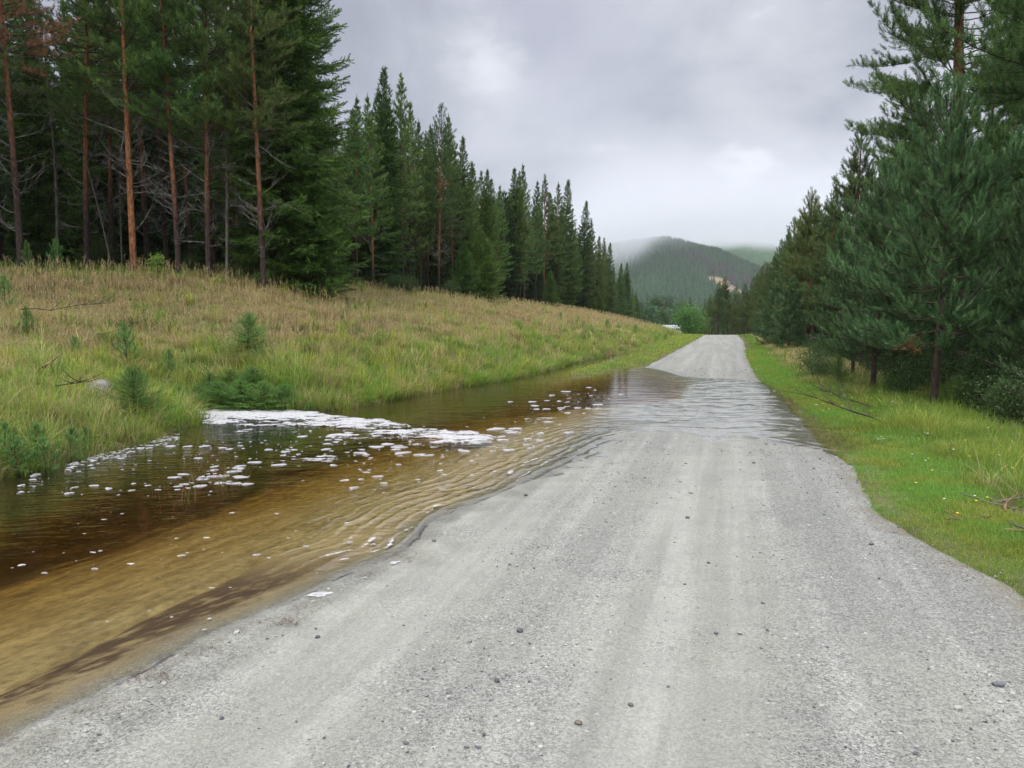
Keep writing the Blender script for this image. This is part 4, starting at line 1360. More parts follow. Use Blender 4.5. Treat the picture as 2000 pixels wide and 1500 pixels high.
M_WHITE = mat_simple('white_painted_boards', (.72, .72, .70), .6)
M_ROOF = mat_simple('grey_roof', (.30, .30, .31), .7)
M_PANE = mat_simple('dark_window_pane', (.05, .06, .07), .15, .5)
hx, hy, hz_ = at(1311, 158)
hr = add_obj('house', None, label='tiny pale house seen past the end of the grassy bank', cat='house', loc=(hx, hy, hz_ + 1.7))
mb = MB(); box(mb, -1.7, 1.7, -1.4, 1.4, -2, 1.9); add_obj('wall', mb.mesh('wall'), M_WHITE, hr)
mb = MB(); mb.add([(-1.9, -1.65, 1.88), (1.9, -1.65, 1.88), (1.9, 0, 2.6), (-1.9, 0, 2.6), (-1.9, 1.65, 1.88), (1.9, 1.65, 1.88), (-1.9, -1.65, 1.78), (1.9, -1.65, 1.78), (1.9, 1.65, 1.78), (-1.9, 1.65, 1.78)],
                  [(0, 3, 4), (1, 5, 2)], [(0, 1, 2, 3), (3, 2, 5, 4), (6, 7, 1, 0), (9, 4, 5, 8), (6, 9, 8, 7), (0, 4, 9, 6), (1, 7, 8, 5)])
add_obj('roof', mb.mesh('roof'), M_ROOF, hr)
for wx in (-.9, .8):
    mb = MB(); box(mb, wx - .3, wx + .3, -1.43, -1.38, .6, 1.4); add_obj('window', mb.mesh('window'), M_PANE, hr)

# ------------------------------------------------------------------ wooded hills
def build_hill_forest():
    rg = np.random.default_rng(9)
    # ragged little conifer: four tiers
    tv = []; tt = []
    for i, (z0, z1, r) in enumerate([(.05, .5, .20), (.27, .7, .155), (.5, .86, .11), (.7, 1.0, .065)]):
        b = len(tv)
        for k in range(6):
            a = k * pi / 3 + i
            rr_ = r * (1.0 if k % 2 else .68)
            tv.append((rr_ * cos(a), rr_ * sin(a), z0 + (.03 if k % 2 else -.02)))
        tv.append((0, 0, z1))
        for k in range(6): tt.append((b + k, b + (k + 1) % 6, b + 6))
    tv = np.array(tv); tt = np.array(tt)
    n = 30000
    X = np.concatenate([rg.uniform(120, 560, n), rg.uniform(340, 900, n)])
    Y = np.concatenate([rg.uniform(640, 1370, n), rg.uniform(1250, 2080, n)])
    px = 1000 + X / Y * 1500
    ok = (px > 1170) & (px < 1560)
    X, Y = X[ok], Y[ok]
    Z = height(X, Y, np.full(X.shape, -50.))
    cl = strip_mask(X, Y)
    keep = (cl < .3)
    X, Y, Z = X[keep], Y[keep], Z[keep]
    H = rg.uniform(8, 14.5, len(X)) * np.where(Y > 1300, 1.15, 1.0)
    g = fbm(X, Y, .012, 3, 71)
    c = np.array([.015, .042, .017]) + (np.array([.040, .090, .030]) - np.array([.015, .042, .017])) * rg.random(len(X))[:, None]
    c = c * (1 + .35 * g[:, None])
    # strip of bare, leafless trees along the shoulder
    bare = np.zeros(len(X)); 
    pts_ = [hill_point(a, b) for a, b in [(1345, 505), (1380, 522), (1420, 545), (1455, 568)]]
    pts_ = [p for p in pts_ if p]
    for p, q in zip(pts_[:-1], pts_[1:]):
        p = np.array(p); q = np.array(q); e = q - p
        t = np.clip(((X - p[0]) * e[0] + (Y - p[1]) * e[1]) / (e @ e), 0, 1)
        bare = np.maximum(bare, np.hypot(X - p[0] - t * e[0], Y - p[1] - t * e[1]) < 22)
    bm = (bare > 0) & (rg.random(len(X)) < .55)
    c[bm] = np.array([.055, .040, .042]) * rg.uniform(.7, 1.3, bm.sum())[:, None]
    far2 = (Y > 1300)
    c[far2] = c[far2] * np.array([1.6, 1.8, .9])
    D = np.zeros((len(X), 3)); D[:, 2] = 1
    B = frames(D + rg.normal(size=D.shape) * .02, rg.random(len(X)) * 6.28)
    V, T, C = scatter(tv, tt, np.stack([X, Y, Z - .3], -1), B, H, c)
    me = make_mesh('hill_forest', V, T, col=C)
    add_obj('hill_forest', me, mat_vcol('hill_conifers'), kind='stuff', label='far conifer forest covering the misty hills', cat='forest')


build_hill_forest()

# ------------------------------------------------------------------ grass
def blades(P, h, az, lean, w, col, seg=3, up=1.0):
    """curved tapering blades; P (n,3)"""
    n = len(P)
    d = np.stack([np.cos(az), np.sin(az), 0 * az], -1)
    wa = az + pi / 2 + np.random.default_rng(1).normal(size=n) * .7
    wd = np.stack([np.cos(wa), np.sin(wa), 0 * wa], -1)
    ts = {3: [0, .4, .75, 1], 2: [0, .55, 1]}[seg]
    cols = []; V = []
    for t in ts:
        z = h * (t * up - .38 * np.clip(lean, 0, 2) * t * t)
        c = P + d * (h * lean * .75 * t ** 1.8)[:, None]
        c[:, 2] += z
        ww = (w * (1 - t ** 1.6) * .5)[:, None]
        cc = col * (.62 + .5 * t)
        if t < 1:
            V += [c - wd * ww, c + wd * ww]; cols += [cc, cc]
        else:
            V += [c]; cols += [cc]
    k = len(V)
    V = np.stack(V, 1); C = np.stack(cols, 1)
    f = []
    for i in range(seg - 1):
        a = 2 * i
        f += [(a, a + 1, a + 3), (a, a + 3, a + 2)]
    f += [(k - 3, k - 2, k - 1)]
    T = np.array(f)[None] + (np.arange(n) * k)[:, None, None]
    return V.reshape(-1, 3), T.reshape(-1, 3), C.reshape(-1, 3)


GRN = np.array([.20, .30, .045]); YGR = np.array([.42, .45, .075]); STR = np.array([.58, .49, .22]); TAN = np.array([.50, .37, .19]); DGR = np.array([.085, .15, .025])
LGR = np.array([.25, .41, .06])


def polar_points(n, d0, d1, a0, a1, rg, p=1.6):
    u = rg.random(n); q = 2 - p
    d = (d0 ** q + (d1 ** q - d0 ** q) * u) ** (1 / q)
    a = rg.uniform(R(a0), R(a1), n)
    return d * np.sin(a), d * np.cos(a)


def tufts(name, X, Y, n_per, hgt, spread, leanr, colf, label, seg_d=22, wmin=.0035, wk=.00062, seed=3, zoff=0.0, stiff=1.0):
    rg = np.random.default_rng(seed)
    Z = height(X, Y)
    VV = []; TT = []; CC = []; off = 0
    idx = np.repeat(np.arange(len(X)), n_per)
    n = len(idx)
    D = np.hypot(X, Y)[idx]
    a = rg.random(n) * 6.28
    r = np.abs(rg.normal(size=n)) * spread[idx] * .6
    px = X[idx] + np.cos(a) * r; py = Y[idx] + np.sin(a) * r
    P = np.stack([px, py, Z[idx] - .02 + zoff], -1)
    h = hgt[idx] * rg.uniform(.45, 1.1, n)
    az = a + rg.normal(size=n) * .5
    # the stand is laid over a little, mostly downhill and along the wind
    lean = np.abs(rg.normal(size=n)) * leanr[idx] + .12
    w = np.maximum(wmin, wk * D) * rg.uniform(.7, 1.3, n)
    col = colf[idx] * rg.uniform(.58, 1.32, n)[:, None]
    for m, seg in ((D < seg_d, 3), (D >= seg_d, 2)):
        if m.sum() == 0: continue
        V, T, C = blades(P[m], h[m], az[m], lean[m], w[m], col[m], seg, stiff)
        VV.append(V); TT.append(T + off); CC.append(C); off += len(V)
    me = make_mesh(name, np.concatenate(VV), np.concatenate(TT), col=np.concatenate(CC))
    add_obj(name, me, M_GRASS, kind='stuff', label=label, cat='grass')
    return n


def mixc(a, b, t):
    return a + (b - a) * t[:, None]


def build_grass():
    rg = np.random.default_rng(21)
    # --- bank
    X, Y = polar_points(60000, 7.2, 90, -37, 20, rg, 1.45)
    sd = water_sd(X, Y); s = s_of(X, Y)
    d = -sd
    bb = np.clip(np.minimum(-s - 5.0, d), 0, None)
    ok = (sd < .02) & (s < -5.02) & (s > -18.5)
    X, Y, bb, s = X[ok], Y[ok], bb[ok], s[ok]
    nz = fbm(X, Y, .55, 4, 61); nz2 = fbm(X, Y, 1.7, 3, 62); nz3 = fbm(X, Y, .25, 3, 63)
    dry = smooth(.5, 3.6, bb + 2.6 * nz)                    # drier, reddish meadow higher up
    dry = dry * (1 - .75 * smooth(8.5, 11.0, bb))
    col = mixc(LGR, YGR, smooth(-.3, .5, nz2))
    col = col + (DGR - col) * (smooth(.1, .6, -nz)[:, None] * .75)
    dcol = mixc(STR * .85, TAN, smooth(-.5, .4, nz3 + .5 * nz2))
    pick = rg.random(len(X)) < (.20 + .70 * dry)
    col = np.where(pick[:, None], dcol, col)
    tuss = smooth(.05, .55, fbm(X, Y, 1.1, 3, 75)) + .7 * smooth(.1, .5, fbm(X, Y, 2.6, 2, 76))
    hg = (.22 + .16 * rg.random(len(X)) + .30 * tuss) * (1 - .4 * dry) * np.where(bb < .5, .75, 1) * (1 - .35 * smooth(9, 11, bb))
    n1 = tufts('bank_grass', X, Y, 15, np.clip(hg, .12, .7), .11 + .07 * rg.random(len(X)) + .0035 * Y, .75 + .3 * rg.random(len(X)), col,
               'dense green and straw coloured grass covering the bank', seed=31)
    # --- fine pale reddish seed heads floating above the meadow
    X, Y = polar_points(52000, 9, 88, -37, 20, rg, 1.35)
    sd = water_sd(X, Y); s = s_of(X, Y); bb = np.clip(np.minimum(-s - 5.0, -sd), 0, None)
    nz = fbm(X, Y, .55, 4, 61); nz3 = fbm(X, Y, .25, 3, 63)
    den = smooth(1.0, 3.8, bb + 2.4 * nz) * (1 - .6 * smooth(9.5, 11.5, bb)) * (.6 + .5 * nz3)
    ok = (sd < -.3) & (s < -5.4) & (s > -17.5) & (rg.random(len(X)) < den)
    X, Y = X[ok], Y[ok]; Z = height(X, Y); Dd = np.hypot(X, Y)
    n = len(X); h = rg.uniform(.34, .62, n)
    az = rg.random(n) * 6.28; ln = rg.uniform(.05, .35, n)
    cc = mixc(TAN * 1.05, STR * 1.05, rg.random(n)) * rg.uniform(.8, 1.25, n)[:, None]
    P = np.stack([X, Y, Z - .02], -1)
    VV = []; TT = []; CC = []; off = 0
    V, T, C = blades(P, h, az, ln, np.maximum(.0018, .00022 * Dd), cc, 2); VV.append(V); TT.append(T); CC.append(C); off += len(V)
    tip = P + np.stack([np.cos(az) * h * ln * .5, np.sin(az) * h * ln * .5, h * (.66)], -1)
    for k in range(5):
        a2 = rg.random(n) * 6.28
        t2 = tip.copy(); t2[:, 2] += h * .05 * k
        V, T, C = blades(t2, h * rg.uniform(.12, .26, n), a2, rg.uniform(.4, 1.3, n), np.maximum(.003, .00042 * Dd), cc * 1.08, 2)
        VV.append(V); TT.append(T + off); CC.append(C); off += len(V)
    me = make_mesh('seed_heads', np.concatenate(VV), np.concatenate(TT), col=np.concatenate(CC))
    add_obj('meadow_grass', me, M_GRASS, kind='stuff', label='fine reddish straw seed heads of the dry meadow grass', cat='grass')
    # --- grassy strip between the road and the side stream
    X, Y = polar_points(9000, 20, 88, -2, 18, rg, 1.2)
    s = s_of(X, Y); sd = water_sd(X, Y)
    ok = (sd < -.02) & (s > -5.05) & (s < road_left(Y) + .02) & (Y > 22)
    X, Y = X[ok], Y[ok]; nz = fbm(X, Y, 1.2, 3, 64)
    tufts('roadside_grass', X, Y, 16, .10 + .12 * rg.random(len(X)), .12 + .004 * Y, .8 + 0 * X, mixc(LGR, YGR, smooth(-.4, .5, nz)), 'short bright grass between the road and the side stream', seed=32)
    # --- right verge
    X, Y = polar_points(100000, 2.6, 90, 8, 60, rg, 1.75)
    s = s_of(X, Y); e = s - road_right(Y)
    sd = water_sd(X, Y)
    nzz = fbm(X, Y, 1.3, 4, 65)
    wet = sd > -.1
    ok = (e > -.10 + .32 * nzz + .15 * rg.random(len(X))) & (s < 7.5) & ~(wet & (rg.random(len(X)) < np.where(s > 1.35, .45, .9)))
    X, Y, e, s = X[ok], Y[ok], e[ok], s[ok]
    nz = fbm(X, Y, .8, 4, 66); nz2 = fbm(X, Y, 2.2, 3, 67)
    longg = smooth(.9, 2.2, e + 1.1 * nz)
    thin = smooth(.0, .5, e)
    dryv = smooth(.8, 1.6, e + .9 * nz) * smooth(14, 26, Y)
    bare = np.exp(-(((X - on_plane(1965, 1010)[0]) / .55) ** 2 + ((Y - on_plane(1965, 1010)[1]) / .7) ** 2))
    ok2 = rg.random(len(X)) > bare * .97
    X, Y, e, s, nz, nz2, longg, thin, dryv = [q[ok2] for q in (X, Y, e, s, nz, nz2, longg, thin, dryv)]
    col = mixc(LGR * np.array([.85, .95, 1]), GRN * .95, smooth(-.3, .4, nz2 + .6 * longg))
    col = col + (YGR - col) * (smooth(.1, .6, nz)[:, None] * .6 * longg[:, None])
    pk = rg.random(len(X)) < .75 * dryv
    col = np.where(pk[:, None], mixc(STR, TAN, rg.random(len(X))), col)
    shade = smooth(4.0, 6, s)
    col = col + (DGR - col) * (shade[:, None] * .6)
    hg = (.07 + .07 * rg.random(len(X))) * (.45 + .55 * thin) * (1 - longg) + longg * (.20 + .20 * rg.random(len(X)) + .08 * nz2)
    hg = hg + .12 * dryv
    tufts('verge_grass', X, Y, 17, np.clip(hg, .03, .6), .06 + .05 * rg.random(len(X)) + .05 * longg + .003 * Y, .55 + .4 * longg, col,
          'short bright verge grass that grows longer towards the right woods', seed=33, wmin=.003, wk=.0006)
    # --- dense short fringe where the turf meets the gravel
    Y = 2.0 + 38 * rg.random(36000) ** 2.4; e = rg.uniform(-.32, .85, len(Y))
    s = road_right(Y) + e; X = s / CA + .28 * Y
    nz = fbm(X, Y, 2.2, 3, 85); ok = (e > -.17 + .22 * nz) & ((water_sd(X, Y) < -.05) | (rg.random(len(X)) < .3))
    X, Y, e, nz = X[ok], Y[ok], e[ok], nz[ok]
    col = mixc(LGR * np.array([.8, .95, 1]), YGR * .8, smooth(-.1, .6, nz + .4 * rg.random(len(X))))
    tufts('verge_grass', X, Y, 18, (.035 + .06 * rg.random(len(X))) * (.7 + .5 * smooth(0, .5, e)), .05 + .04 * rg.random(len(X)) + .002 * Y, .8 + 0 * X, col,
          'low dense turf fringe creeping over the right edge of the gravel', seed=36, wmin=.0028, wk=.0006)
    # --- woodland floor on both sides
    X, Y = polar_points(9000, 18, 60, -42, 2, rg, 1.3)
    s = s_of(X, Y); ok = (s < -16.5) & (s > -27)
    X, Y = X[ok], Y[ok]
    X2, Y2 = polar_points(9000, 9, 60, 14, 42, rg, 1.4)
    s = s_of(X2, Y2); ok = (s > 5.5) & (s < 20)
    X2, Y2 = X2[ok], Y2[ok]
    X = np.concatenate([X, X2]); Y = np.concatenate([Y, Y2])
    nz = fbm(X, Y, .7, 3, 68)
    tufts('forest_floor_plants', X, Y, 14, .14 + .14 * rg.random(len(X)), .16 + 0 * X, .9 + 0 * X, mixc(DGR, GRN * .9, smooth(-.3, .5, nz)), 'low bilberry and grass on the woodland floor', seed=34, wmin=.006, wk=.0009)
    # --- stems standing out of the flood
    pts = []
    for cx, cy, k, sx, sy in [(430, 945, 60, 26, 14), (420, 905, 30, 30, 12), (345, 985, 16, 22, 8), (300, 960, 8, 20, 10), (375, 965, 18, 20, 14), (470, 925, 18, 22, 10), (375, 862, 18, 14, 8), (110, 945, 4, 8, 8),
                              (1060, 742, 60, 40, 8), (1135, 735, 50, 40, 6), (960, 756, 40, 60, 6), (840, 772, 30, 60, 6)]:
        for i in range(k):
            a, b = on_plane(cx + rg.normal() * sx * .6, cy + rg.normal() * sy * .6)
            pts.append((a, b))
    P = np.array(pts); n = len(P)
    P3 = np.column_stack([P, np.full(n, -.05)])
    red = rg.random(n) < .4
    col = np.where(red[:, None], np.array([.26, .10, .05]), np.array([.22, .25, .07])) * rg.uniform(.7, 1.2, n)[:, None]
    V, T, C = blades(P3, rg.uniform(.12, .42, n) * np.where(P3[:, 1] > 14, .7, 1), rg.random(n) * 6.28, rg.uniform(.1, 1.1, n), np.maximum(.004, .0005 * P3[:, 1]), col, 3)
    add_obj('water_grass', make_mesh('water_grass', V, T, col=C), M_GRASS, kind='stuff', label='thin green and reddish stems standing in the flood water', cat='grass')
    # --- heavier tussocks hanging over the waterline
    bx = []
    for i in range(len(_edge) - 20, len(_edge)):
        pass
    L = POLY
    seg = [(L[i], L[(i + 1) % len(L)]) for i in range(len(L))]
    for a, b in seg:
        m = (a + b) / 2
        if s_of(m[0], m[1]) < -5.2 and m[1] < 30:
            ln = np.hypot(*(b - a)); k = int(ln * 9)
            for j in range(k):
                t = rg.random(); p = a + (b - a) * t + rg.normal(size=2) * .10 + np.array([-.10, .05])
                bx.append(p)
    bx = np.array(bx)
    n = len(bx); nz = fbm(bx[:, 0], bx[:, 1], 1.0, 3, 69)
    col = mixc(LGR, YGR * .9, smooth(-.3, .4, nz))
    pk = rg.random(n) < .22; col = np.where(pk[:, None], STR * .9, col)
    tufts('waterside_tussocks', bx[:, 0], bx[:, 1], 34, .32 + .26 * rg.random(n) + .1 * nz, .10 + .05 * rg.random(n), 1.0 + 0 * nz, col, 'long arching tussock grass hanging over the water edge', seed=35)


build_grass()


def build_bank_tussocks():
    rg = np.random.default_rng(47)
    X, Y = polar_points(5200, 7.5, 55, -37, 18, rg, 1.5)
    sd = water_sd(X, Y); s = s_of(X, Y); bb = np.clip(np.minimum(-s - 5.0, -sd), 0, None)
    nz = fbm(X, Y, .55, 4, 61)
    keep = (sd < -.05) & (s < -5.3) & (s > -17) & (rg.random(len(X)) < .15 + .85 * smooth(5.5, 1.2, bb + 1.5 * nz))
    X, Y = X[keep], Y[keep]; n = len(X)
    t = rg.random(n)[:, None]
    col = np.where(t < .30, LGR * .95, np.where(t < .66, YGR, np.where(t < .88, STR, GRN * .8)))
    tufts('bank_tussocks', X, Y, 46, rg.uniform(.26, .60, n), .10 + .06 * rg.random(n), .95 + .4 * rg.random(n), col,
          'arching tussocks of yellow-green and straw grass dotted over the bank', seed=48, seg_d=30, wmin=.005, wk=.0008)
    X, Y = polar_points(3600, 3.5, 40, 14, 60, rg, 1.5)
    s = s_of(X, Y); e = s - road_right(Y); nz = fbm(X, Y, .9, 3, 77)
    keep = (e > 1.1 + .6 * nz) & (s < 7) & (water_sd(X, Y) < -.1) & (rg.random(len(X)) < .55)
    X, Y = X[keep], Y[keep]; n = len(X); t = rg.random(n)[:, None]
    col = np.where(t < .55, LGR * .9, np.where(t < .85, YGR * .85, STR * .9))
    tufts('verge_tussocks', X, Y, 44, rg.uniform(.22, .52, n), .10 + .05 * rg.random(n), .9 + .4 * rg.random(n), col,
          'taller grass tussocks between the right verge and the woods', seed=49, wmin=.004, wk=.0007)


build_bank_tussocks()

# ------------------------------------------------------------------ saplings, shrubs, boulder, dead wood
def sapling(name, proto, px, py, hpx, label, cat, group=None, wide=1.0):
    x, y, z = hit(px, py)
    sc = hpx * y / 1500 / proto['H']; wide = wide * (1.4 if name.startswith('spruce') else 1.15)
    r = place(name, proto, (x, y, z - .03), label, cat, group, rng.random() * 6.28, sc * wide, scz=sc)
    return r


sapling('pine_sapling', SAP_P[0], 248, 722, 92, 'upright bright green pine sapling on the bank above the boulder', 'sapling', wide=1.05)
sapling('spruce_sapling', SAP_S[1], 262, 815, 100, 'spreading spruce sapling at the water edge beside the boulder', 'sapling', wide=1.0)
sapling('spruce_sapling', SAP_S[0], 484, 702, 92, 'lone dark green spruce sapling in the middle of the meadow', 'sapling', wide=1.0)
sapling('pine_sapling', SAP_P[1], 12, 605, 66, 'pine sapling cut by the picture edge on the bank', 'sapling', wide=1.2)
sapling('pine_sapling', SAP_P[1], 52, 655, 55, 'faint pine sapling in the grass near the picture edge', 'sapling', wide=1.0)
sapling('pine_sapling', SAP_P[0], 148, 700, 45, 'small pine sapling standing in the yellow tussocks', 'sapling')
sapling('pine_sapling', SAP_P[1], 330, 735, 52, 'thin pine sapling between the boulder and the lone spruce sapling', 'sapling')
sapling('pine_sapling', SAP_P[0], 605, 812, 30, 'tiny bluish pine sapling at the foam edge', 'sapling', wide=1.3)
for a, b, c, w in [(35, 935, 85, 1.7), (88, 930, 78, 1.6), (140, 905, 72, 1.5), (10, 900, 80, 1.5), (165, 880, 50, 1.4), (70, 895, 70, 1.4)]:
    sapling('pine_sapling', SAP_P[rng.integers(2)], a, b, c, 'bushy young pine in the thicket at the near corner of the water', 'sapling', 'young pines in the near corner thicket', w)
for a, b, c, w in [(345, 795, 42, 1.5), (392, 800, 50, 1.6), (432, 800, 55, 1.7), (476, 800, 60, 1.7), (516, 800, 58, 1.6), (552, 796, 45, 1.6), (410, 770, 45, 1.5), (455, 765, 45, 1.5), (500, 765, 50, 1.5)]:
    sapling('spruce_sapling', SAP_S[rng.integers(2)], a, b, c, 'low feathery spruce in the clump above the foam', 'sapling', 'low spruces above the foam', w)
for a, b, c, lab in [(1095, 629, 20, 'dark pine sapling on the meadow before the far bank trunks'), (1186, 650, 26, 'pine sapling low on the far meadow beside the stream'), (1140, 640, 14, 'small sapling between two others on the far meadow'),
                     (1240, 655, 22, 'sapling on the far meadow nearest the crest of the road'), (1208, 648, 14, 'tiny sapling right of the pine sapling on the far meadow'), (1281, 668, 12, 'dark low sapling at the end of the far meadow'),
                     (1300, 664, 12, 'last low sapling of the meadow before the road crest'), (1128, 632, 16, 'sapling close to the young spruces at the forest edge')]:
    sapling('pine_sapling', SAP_P[rng.integers(2)], a, b, c, lab, 'sapling', 'saplings on the far meadow', 1.2)
tree('leafy_sapling', D_SAPL, 315, 22.0, 'pale yellow-green leafy sapling between the orange trunk and scarred pine', 'sapling', hh=.75)
tree('leafy_sapling', D_SAPL, 708, 30.5, 'pale leafy sapling at the top of the meadow', 'sapling', hh=.6)
tree('pine_sapling', SAP_P[0], 118, 22.0, 'young pine with drooping arms at the foot of the forest edge', 'sapling', hh=.95)
tree('pine_sapling', SAP_P[1], 62, 21.5, 'spiky pine sapling at the foot of the rusty crowned pine', 'sapling', hh=.8)
for px, d, hh in [(206, 26.5, .9), (490, 25.5, .7), (545, 25.0, .6), (640, 27, .6), (600, 27, .8), (90, 26, .8), (380, 26, .6), (770, 37, .8), (800, 38, .8), (880, 43, .9)]:
    tree('leafy_shrub', D_SHRUB[rng.integers(2)], px, d, 'low green shrub under the front trees of the bank forest', 'shrub', 'low shrubs under the front trees', hh=hh)
for px, d, hh in [(1590, 20.5, .75), (1612, 19.5, .6), (1640, 18.6, .7), (1740, 16.5, .55), (1770, 15.5, .6), (1850, 14.2, .5), (1880, 13.8, .7), (1925, 13.5, .75), (1960, 12.4, .8), (1995, 11.8, .85), (1900, 17, 1.0),
                  (1800, 19, 1.0), (1750, 20, .9), (1950, 16, 1.1), (1850, 20, 1.2), (1985, 19, 1.2), (1705, 22, .9), (1920, 23, 1.3), (1800, 25, 1.2), (1870, 27, 1.3), (1965, 26, 1.4), (1680, 26, 1.0), (1990, 32, 1.5), (1760, 31, 1.2), (1620, 30, .9), (1595, 33, .8)]:
    pr = D_SHRUB[rng.integers(2)] if rng.random() < .6 else SAP_S[rng.integers(2)]
    if pr is D_SHRUB[0] or pr is D_SHRUB[1]:
        tree('leafy_shrub', pr, px, d, 'low dark green undergrowth shrub beneath the right-hand pines', 'shrub', 'undergrowth beneath the right pines', hh=hh)
    else:
        tree('spruce_sapling', pr, px, d, 'small spruce in the undergrowth beneath the right-hand pines', 'sapling', 'small spruces beneath the right pines', hh=hh)

def blob(seed, sx, sy, sz, amp=.25, sub=3, freq=1.6, flat=0):
    import bmesh
    bm = bmesh.new(); bmesh.ops.create_icosphere(bm, subdivisions=sub, radius=1)
    V = np.array([v.co[:] for v in bm.verts]); T = np.array([[v.index for v in f.verts] for f in bm.faces]); bm.free()
    n = fbm(V[:, 0] + seed * 3.1, V[:, 1] + V[:, 2] * 1.7, freq, 4, seed)
    V = V * (1 + amp * n)[:, None]
    V = V * np.array([sx, sy, sz])
    return V, T


M_ROCK = mat_simple('lichened_rock', (.085, .082, .072), .9, .2, 9, (.20, .195, .18))
x, y, z = hit(190, 775)
V, T = blob(4, .20, .28, .30, .28, 4, 1.5)
add_obj('boulder', make_mesh('boulder', V, T, shade=True), M_ROCK, label='grey lichen spotted boulder poking from the bank beside the spruce sapling', cat='boulder', loc=(x, y, z - .03))
bpy.data.objects['boulder'].rotation_euler = (R(-18), R(24), R(30))


def branch_thing(name, px, py, L, label, seed, mat, cat='dead branch', az=None, n=6, zoff=.05, rise=.15, r=.012):
    rg = np.random.default_rng(seed)
    x, y, z = hit(px, py)
    mb = MB(); az = rg.random() * 6.28 if az is None else az
    p = np.zeros(3); pts = [p.copy()]
    for i in range(6):
        az += rg.normal() * .15
        p = p + L / 6 * np.array([cos(az), sin(az), rise + rg.normal() * .1]); pts.append(p.copy())
    mb.tube(pts, np.linspace(r, r * .3, 7), 6)
    root = add_obj(name, mb.mesh(name, True), mat, label=label, cat=cat, loc=(x, y, z + zoff))
    mb = MB()
    for j in range(n):
        i = rg.integers(1, 6); d = rot_z(pts[i + 1] - pts[i], rg.choice([-1, 1]) * R(rg.uniform(30, 70))); d = d / np.linalg.norm(d); d[2] += rg.uniform(-.1, .4)
        l = L * rg.uniform(.2, .45)
        mb.tube([pts[i], pts[i] + d * l * .5, pts[i] + d * l + np.array([0, 0, .03])], [r * .5, r * .35, r * .15], 4)
    if n:
        add_obj('side_twig_sprays', mb.mesh('side_twig_sprays'), mat, root)


M_BRK = mat_bark('broken_brown_wood', (.10, .06, .04), (.28, .17, .10), 12)
M_DKW = mat_bark('dark_wet_wood', (.03, .022, .018), (.08, .06, .045), 12)
branch_thing('broken_branch', 85, 745, .32, 'short broken reddish brown stick on the bank near the picture edge', 1, M_BRK, az=1.2, n=0, rise=.5, r=.025, zoff=.2)
branch_thing('dead_branch', 40, 640, 1.6, 'long thin dark dead branch lying in the grass near the picture edge', 2, M_DKW, az=.3, rise=.12, zoff=.35)
branch_thing('dead_branch', 190, 680, .9, 'pale broken stick lying slantwise on the bank above the boulder', 3, M_DEADPOLE, az=.35, n=2, rise=.35, zoff=.25)
branch_thing('dead_branch', 110, 790, .8, 'dark crooked branch on the bank below the broken reddish stick', 4, M_DKW, az=-.5, rise=.1, zoff=.25)
branch_thing('dead_branch', 600, 545, 3.0, 'long fallen grey stem slanting down from the great spruce', 5, M_DEADPOLE, az=-.35, n=3, rise=-.10, zoff=.9, r=.03)
branch_thing('dead_branch', 1735, 835, 1.5, 'bare dark fallen branch reaching over the verge below the young pines', 6, M_DKW, az=2.7, n=12, rise=.22, zoff=.05)
branch_thing('dead_branch', 1700, 800, 1.2, 'smaller bare fallen branch behind the dark one on the verge', 7, M_DKW, az=2.2, n=10, rise=.25, zoff=.05)
for i, (a, b) in enumerate([(1950, 985), (1965, 1005), (1985, 1000), (1940, 1015), (1975, 1030), (1960, 1040)]):
    branch_thing('broken_branch', a, b, .38 + .05 * i, ['pale', 'reddish', 'longest', 'stubby', 'split', 'lowest'][i] + ' piece of brown wood in the bare patch on the right verge', 20 + i, M_BRK if i % 2 else M_DEADPOLE, 'broken branch',
                 az=i * 1.1, n=3, rise=.12, zoff=.02, r=.012)

# brown dead stalks
def stalk_clump(px, py, hgt, label, seed, col=(.12, .075, .05)):
    rg = np.random.default_rng(seed); x, y, z = hit(px, py); n = 150
    P = np.column_stack([x + rg.normal(size=n) * .16, y + rg.normal(size=n) * .2, np.full(n, z - .03)])
    V, T, C = blades(P, rg.uniform(.5, 1, n) * hgt, rg.random(n) * 6.28, rg.uniform(.1, .8, n), np.full(n, .009), np.array(col)[None] * rg.uniform(.6, 1.5, n)[:, None], 3)
    add_obj('withered_plant', make_mesh('withered_plant', V, T, col=C), M_GRASS, label=label, cat='plant')


stalk_clump(590, 655, .5, 'dark brown withered clump in the dry meadow right of the lone spruce sapling', 1)
stalk_clump(600, 690, .35, 'low brown withered clump just below the other one in the dry meadow', 2)
stalk_clump(250, 640, .5, 'dark withered stalks beside the upright pine sapling', 3, (.10, .09, .05))
stalk_clump(1005, 668, .6, 'brown withered clump on the slope halfway to the road crest', 4)
stalk_clump(660, 558, .9, 'grey bushy clump of dead twigs past the great spruce', 5, (.19, .17, .14))

